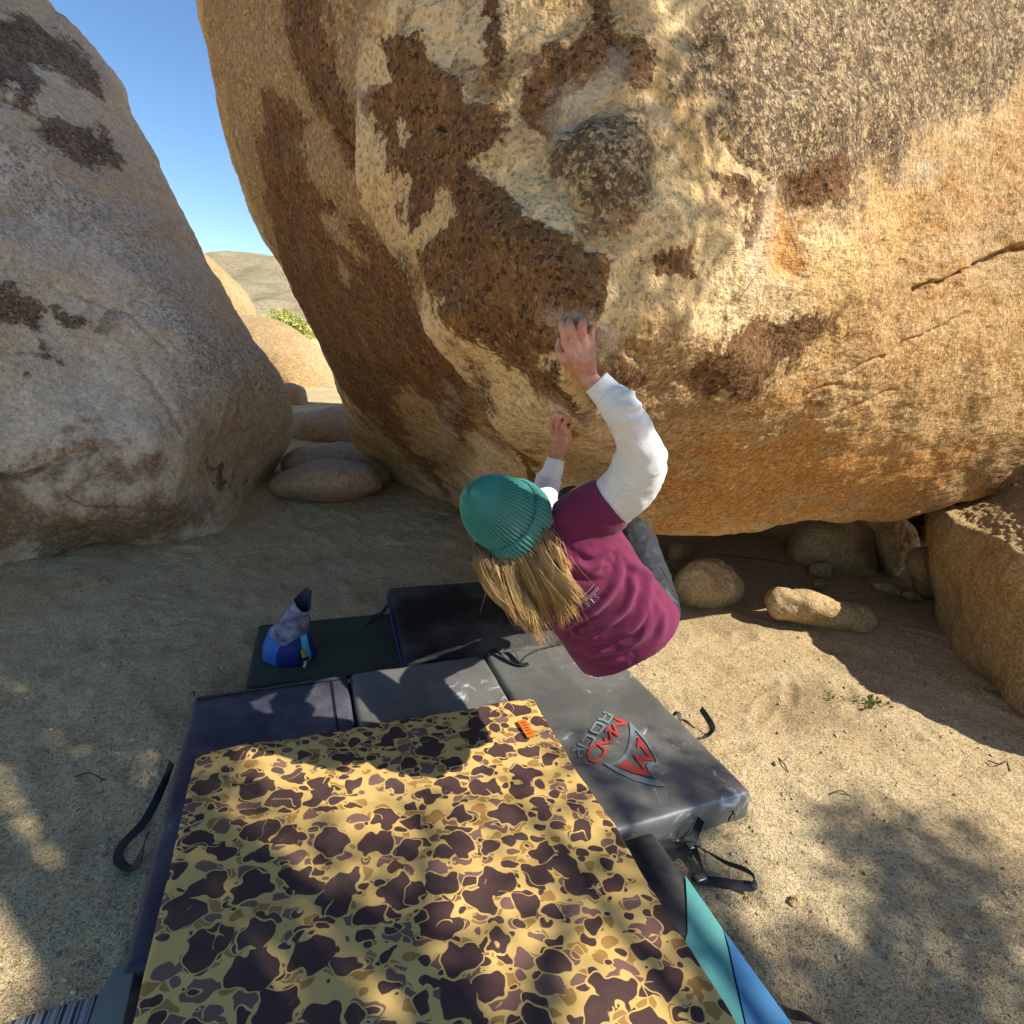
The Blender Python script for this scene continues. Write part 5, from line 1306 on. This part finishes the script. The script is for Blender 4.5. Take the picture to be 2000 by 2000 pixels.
shade = [  # where its shade falls: pixel on the ground, size of the clump, leaf density, height of the clump
    ((1760, 1600), .20, .8, 4.6), ((1850, 1625), .26, 1.0, 4.8), ((1950, 1640), .26, 1.0, 5.0), ((1900, 1690), .22, .8, 4.4), ((1790, 1700), .16, .5, 4.7), ((1980, 1730), .24, .9, 4.9),
    ((1720, 1930), .22, .8, 4.3), ((1820, 1940), .26, 1.0, 4.5), ((1930, 1900), .24, .9, 4.8), ((1980, 1990), .3, 1.0, 4.6), ((1850, 2020), .3, 1.0, 4.4), ((1640, 1990), .2, .6, 4.6),
    ((1440, 1665), .13, .5, 4.4), ((1300, 1500), .20, .9, 4.5), ((1200, 1540), .22, 1.0, 4.7), ((1380, 1540), .18, .9, 4.6), ((1120, 1480), .15, .6, 4.5), ((1000, 1600), .18, .6, 4.4),
    ((800, 1610), .15, .6, 4.6), ((560, 1660), .16, .7, 4.8), ((400, 1610), .16, .8, 4.6), ((420, 1770), .16, .7, 4.7), ((720, 1740), .15, .7, 4.5), ((1080, 1750), .15, .8, 4.4),
    ((1200, 1700), .12, .6, 4.5), ((620, 1870), .14, .6, 4.6), ((860, 1900), .14, .6, 4.6), ((1290, 1850), .12, .5, 4.4), ((980, 1990), .14, .6, 4.5),
    ((250, 1480), .35, 2.4, 4.6), ((120, 1430), .35, 2.4, 4.8), ((20, 1400), .25, 2.2, 4.9), ((-60, 1350), .4, 2.4, 5.0), ((300, 1640), .28, 1.6, 4.6), ((240, 1740), .12, 1.2, 4.6), ((250, 1850), .14, 1.3, 4.5), ((200, 1950), .10, 1.0, 4.4),
    ((150, 1310), .35, 2.2, 4.9), ((20, 1290), .35, 2.2, 5.1), ((300, 1360), .3, 2.0, 4.7), ((-200, 1450), .45, 2.2, 5.2), ((330, 1530), .25, 1.6, 4.5)]
clumps = []
for (u, v), r, k, hgt in shade:
    g = onplane(u, v, .1); c = g+SUN*((hgt-.1)/SUN[2]); clumps.append((c, r, k*.62 if 380 < u < 1320 and v > 1450 else k))
for (u, v, t), r, k, s_ in (((20, 600, 4.2), .6, 3.5, 4.5), ((0, 300, 4.4), .6, 3.5, 4.0), ((20, 900, 3.9), .6, 3.5, 5.0), ((-150, 700, 3.8), .7, 4, 4.8), ((60, 100, 4.7), .5, 2.5, 3.5), ((-150, 300, 4.2), .7, 4, 4.2)):
    clumps.append((P(u, v, t)+SUN*s_, r, k))  # extra clumps added toward the sun to shade the left boulder
for c, r, k in clumps:
    q = project(np.asarray(c)[None])[0]
    if q[2] > 0 and -60 < q[0] < 2060 and q[1] > -100: print('clump in view', c, q)
make_tree('oak_tree', (5.2, -1.9, 0.0), clumps, .055, OAK, 'oak tree standing beside the viewer whose leaves dapple the sand', rg_, fork=(4.4, -1.2, 3.2))
# yellow green shrub tree on the slope seen through the gap
BUSH = leaf_mat('spring_leaf', '#c2c268', '#a9ad55')
bb = P(560, 668, 36.0); cl2 = []
for u, v, r in ((525, 628, .5), (545, 620, .6), (565, 622, .55), (585, 636, .6), (600, 650, .6), (540, 640, .5), (570, 645, .6)): cl2.append((P(u, v, 36+rg_.uniform(-.6, .6)), r, 2.0))
gz0 = float(gbase(bb[0], bb[1]))
make_tree('shrub_tree', (float(bb[0]), float(bb[1]), gz0), cl2, .22, BUSH, 'yellow green leafy tree seen through the gap before the hills', rg_, per=90, trunk_r=.08, fork=P(560, 655, 36.0))
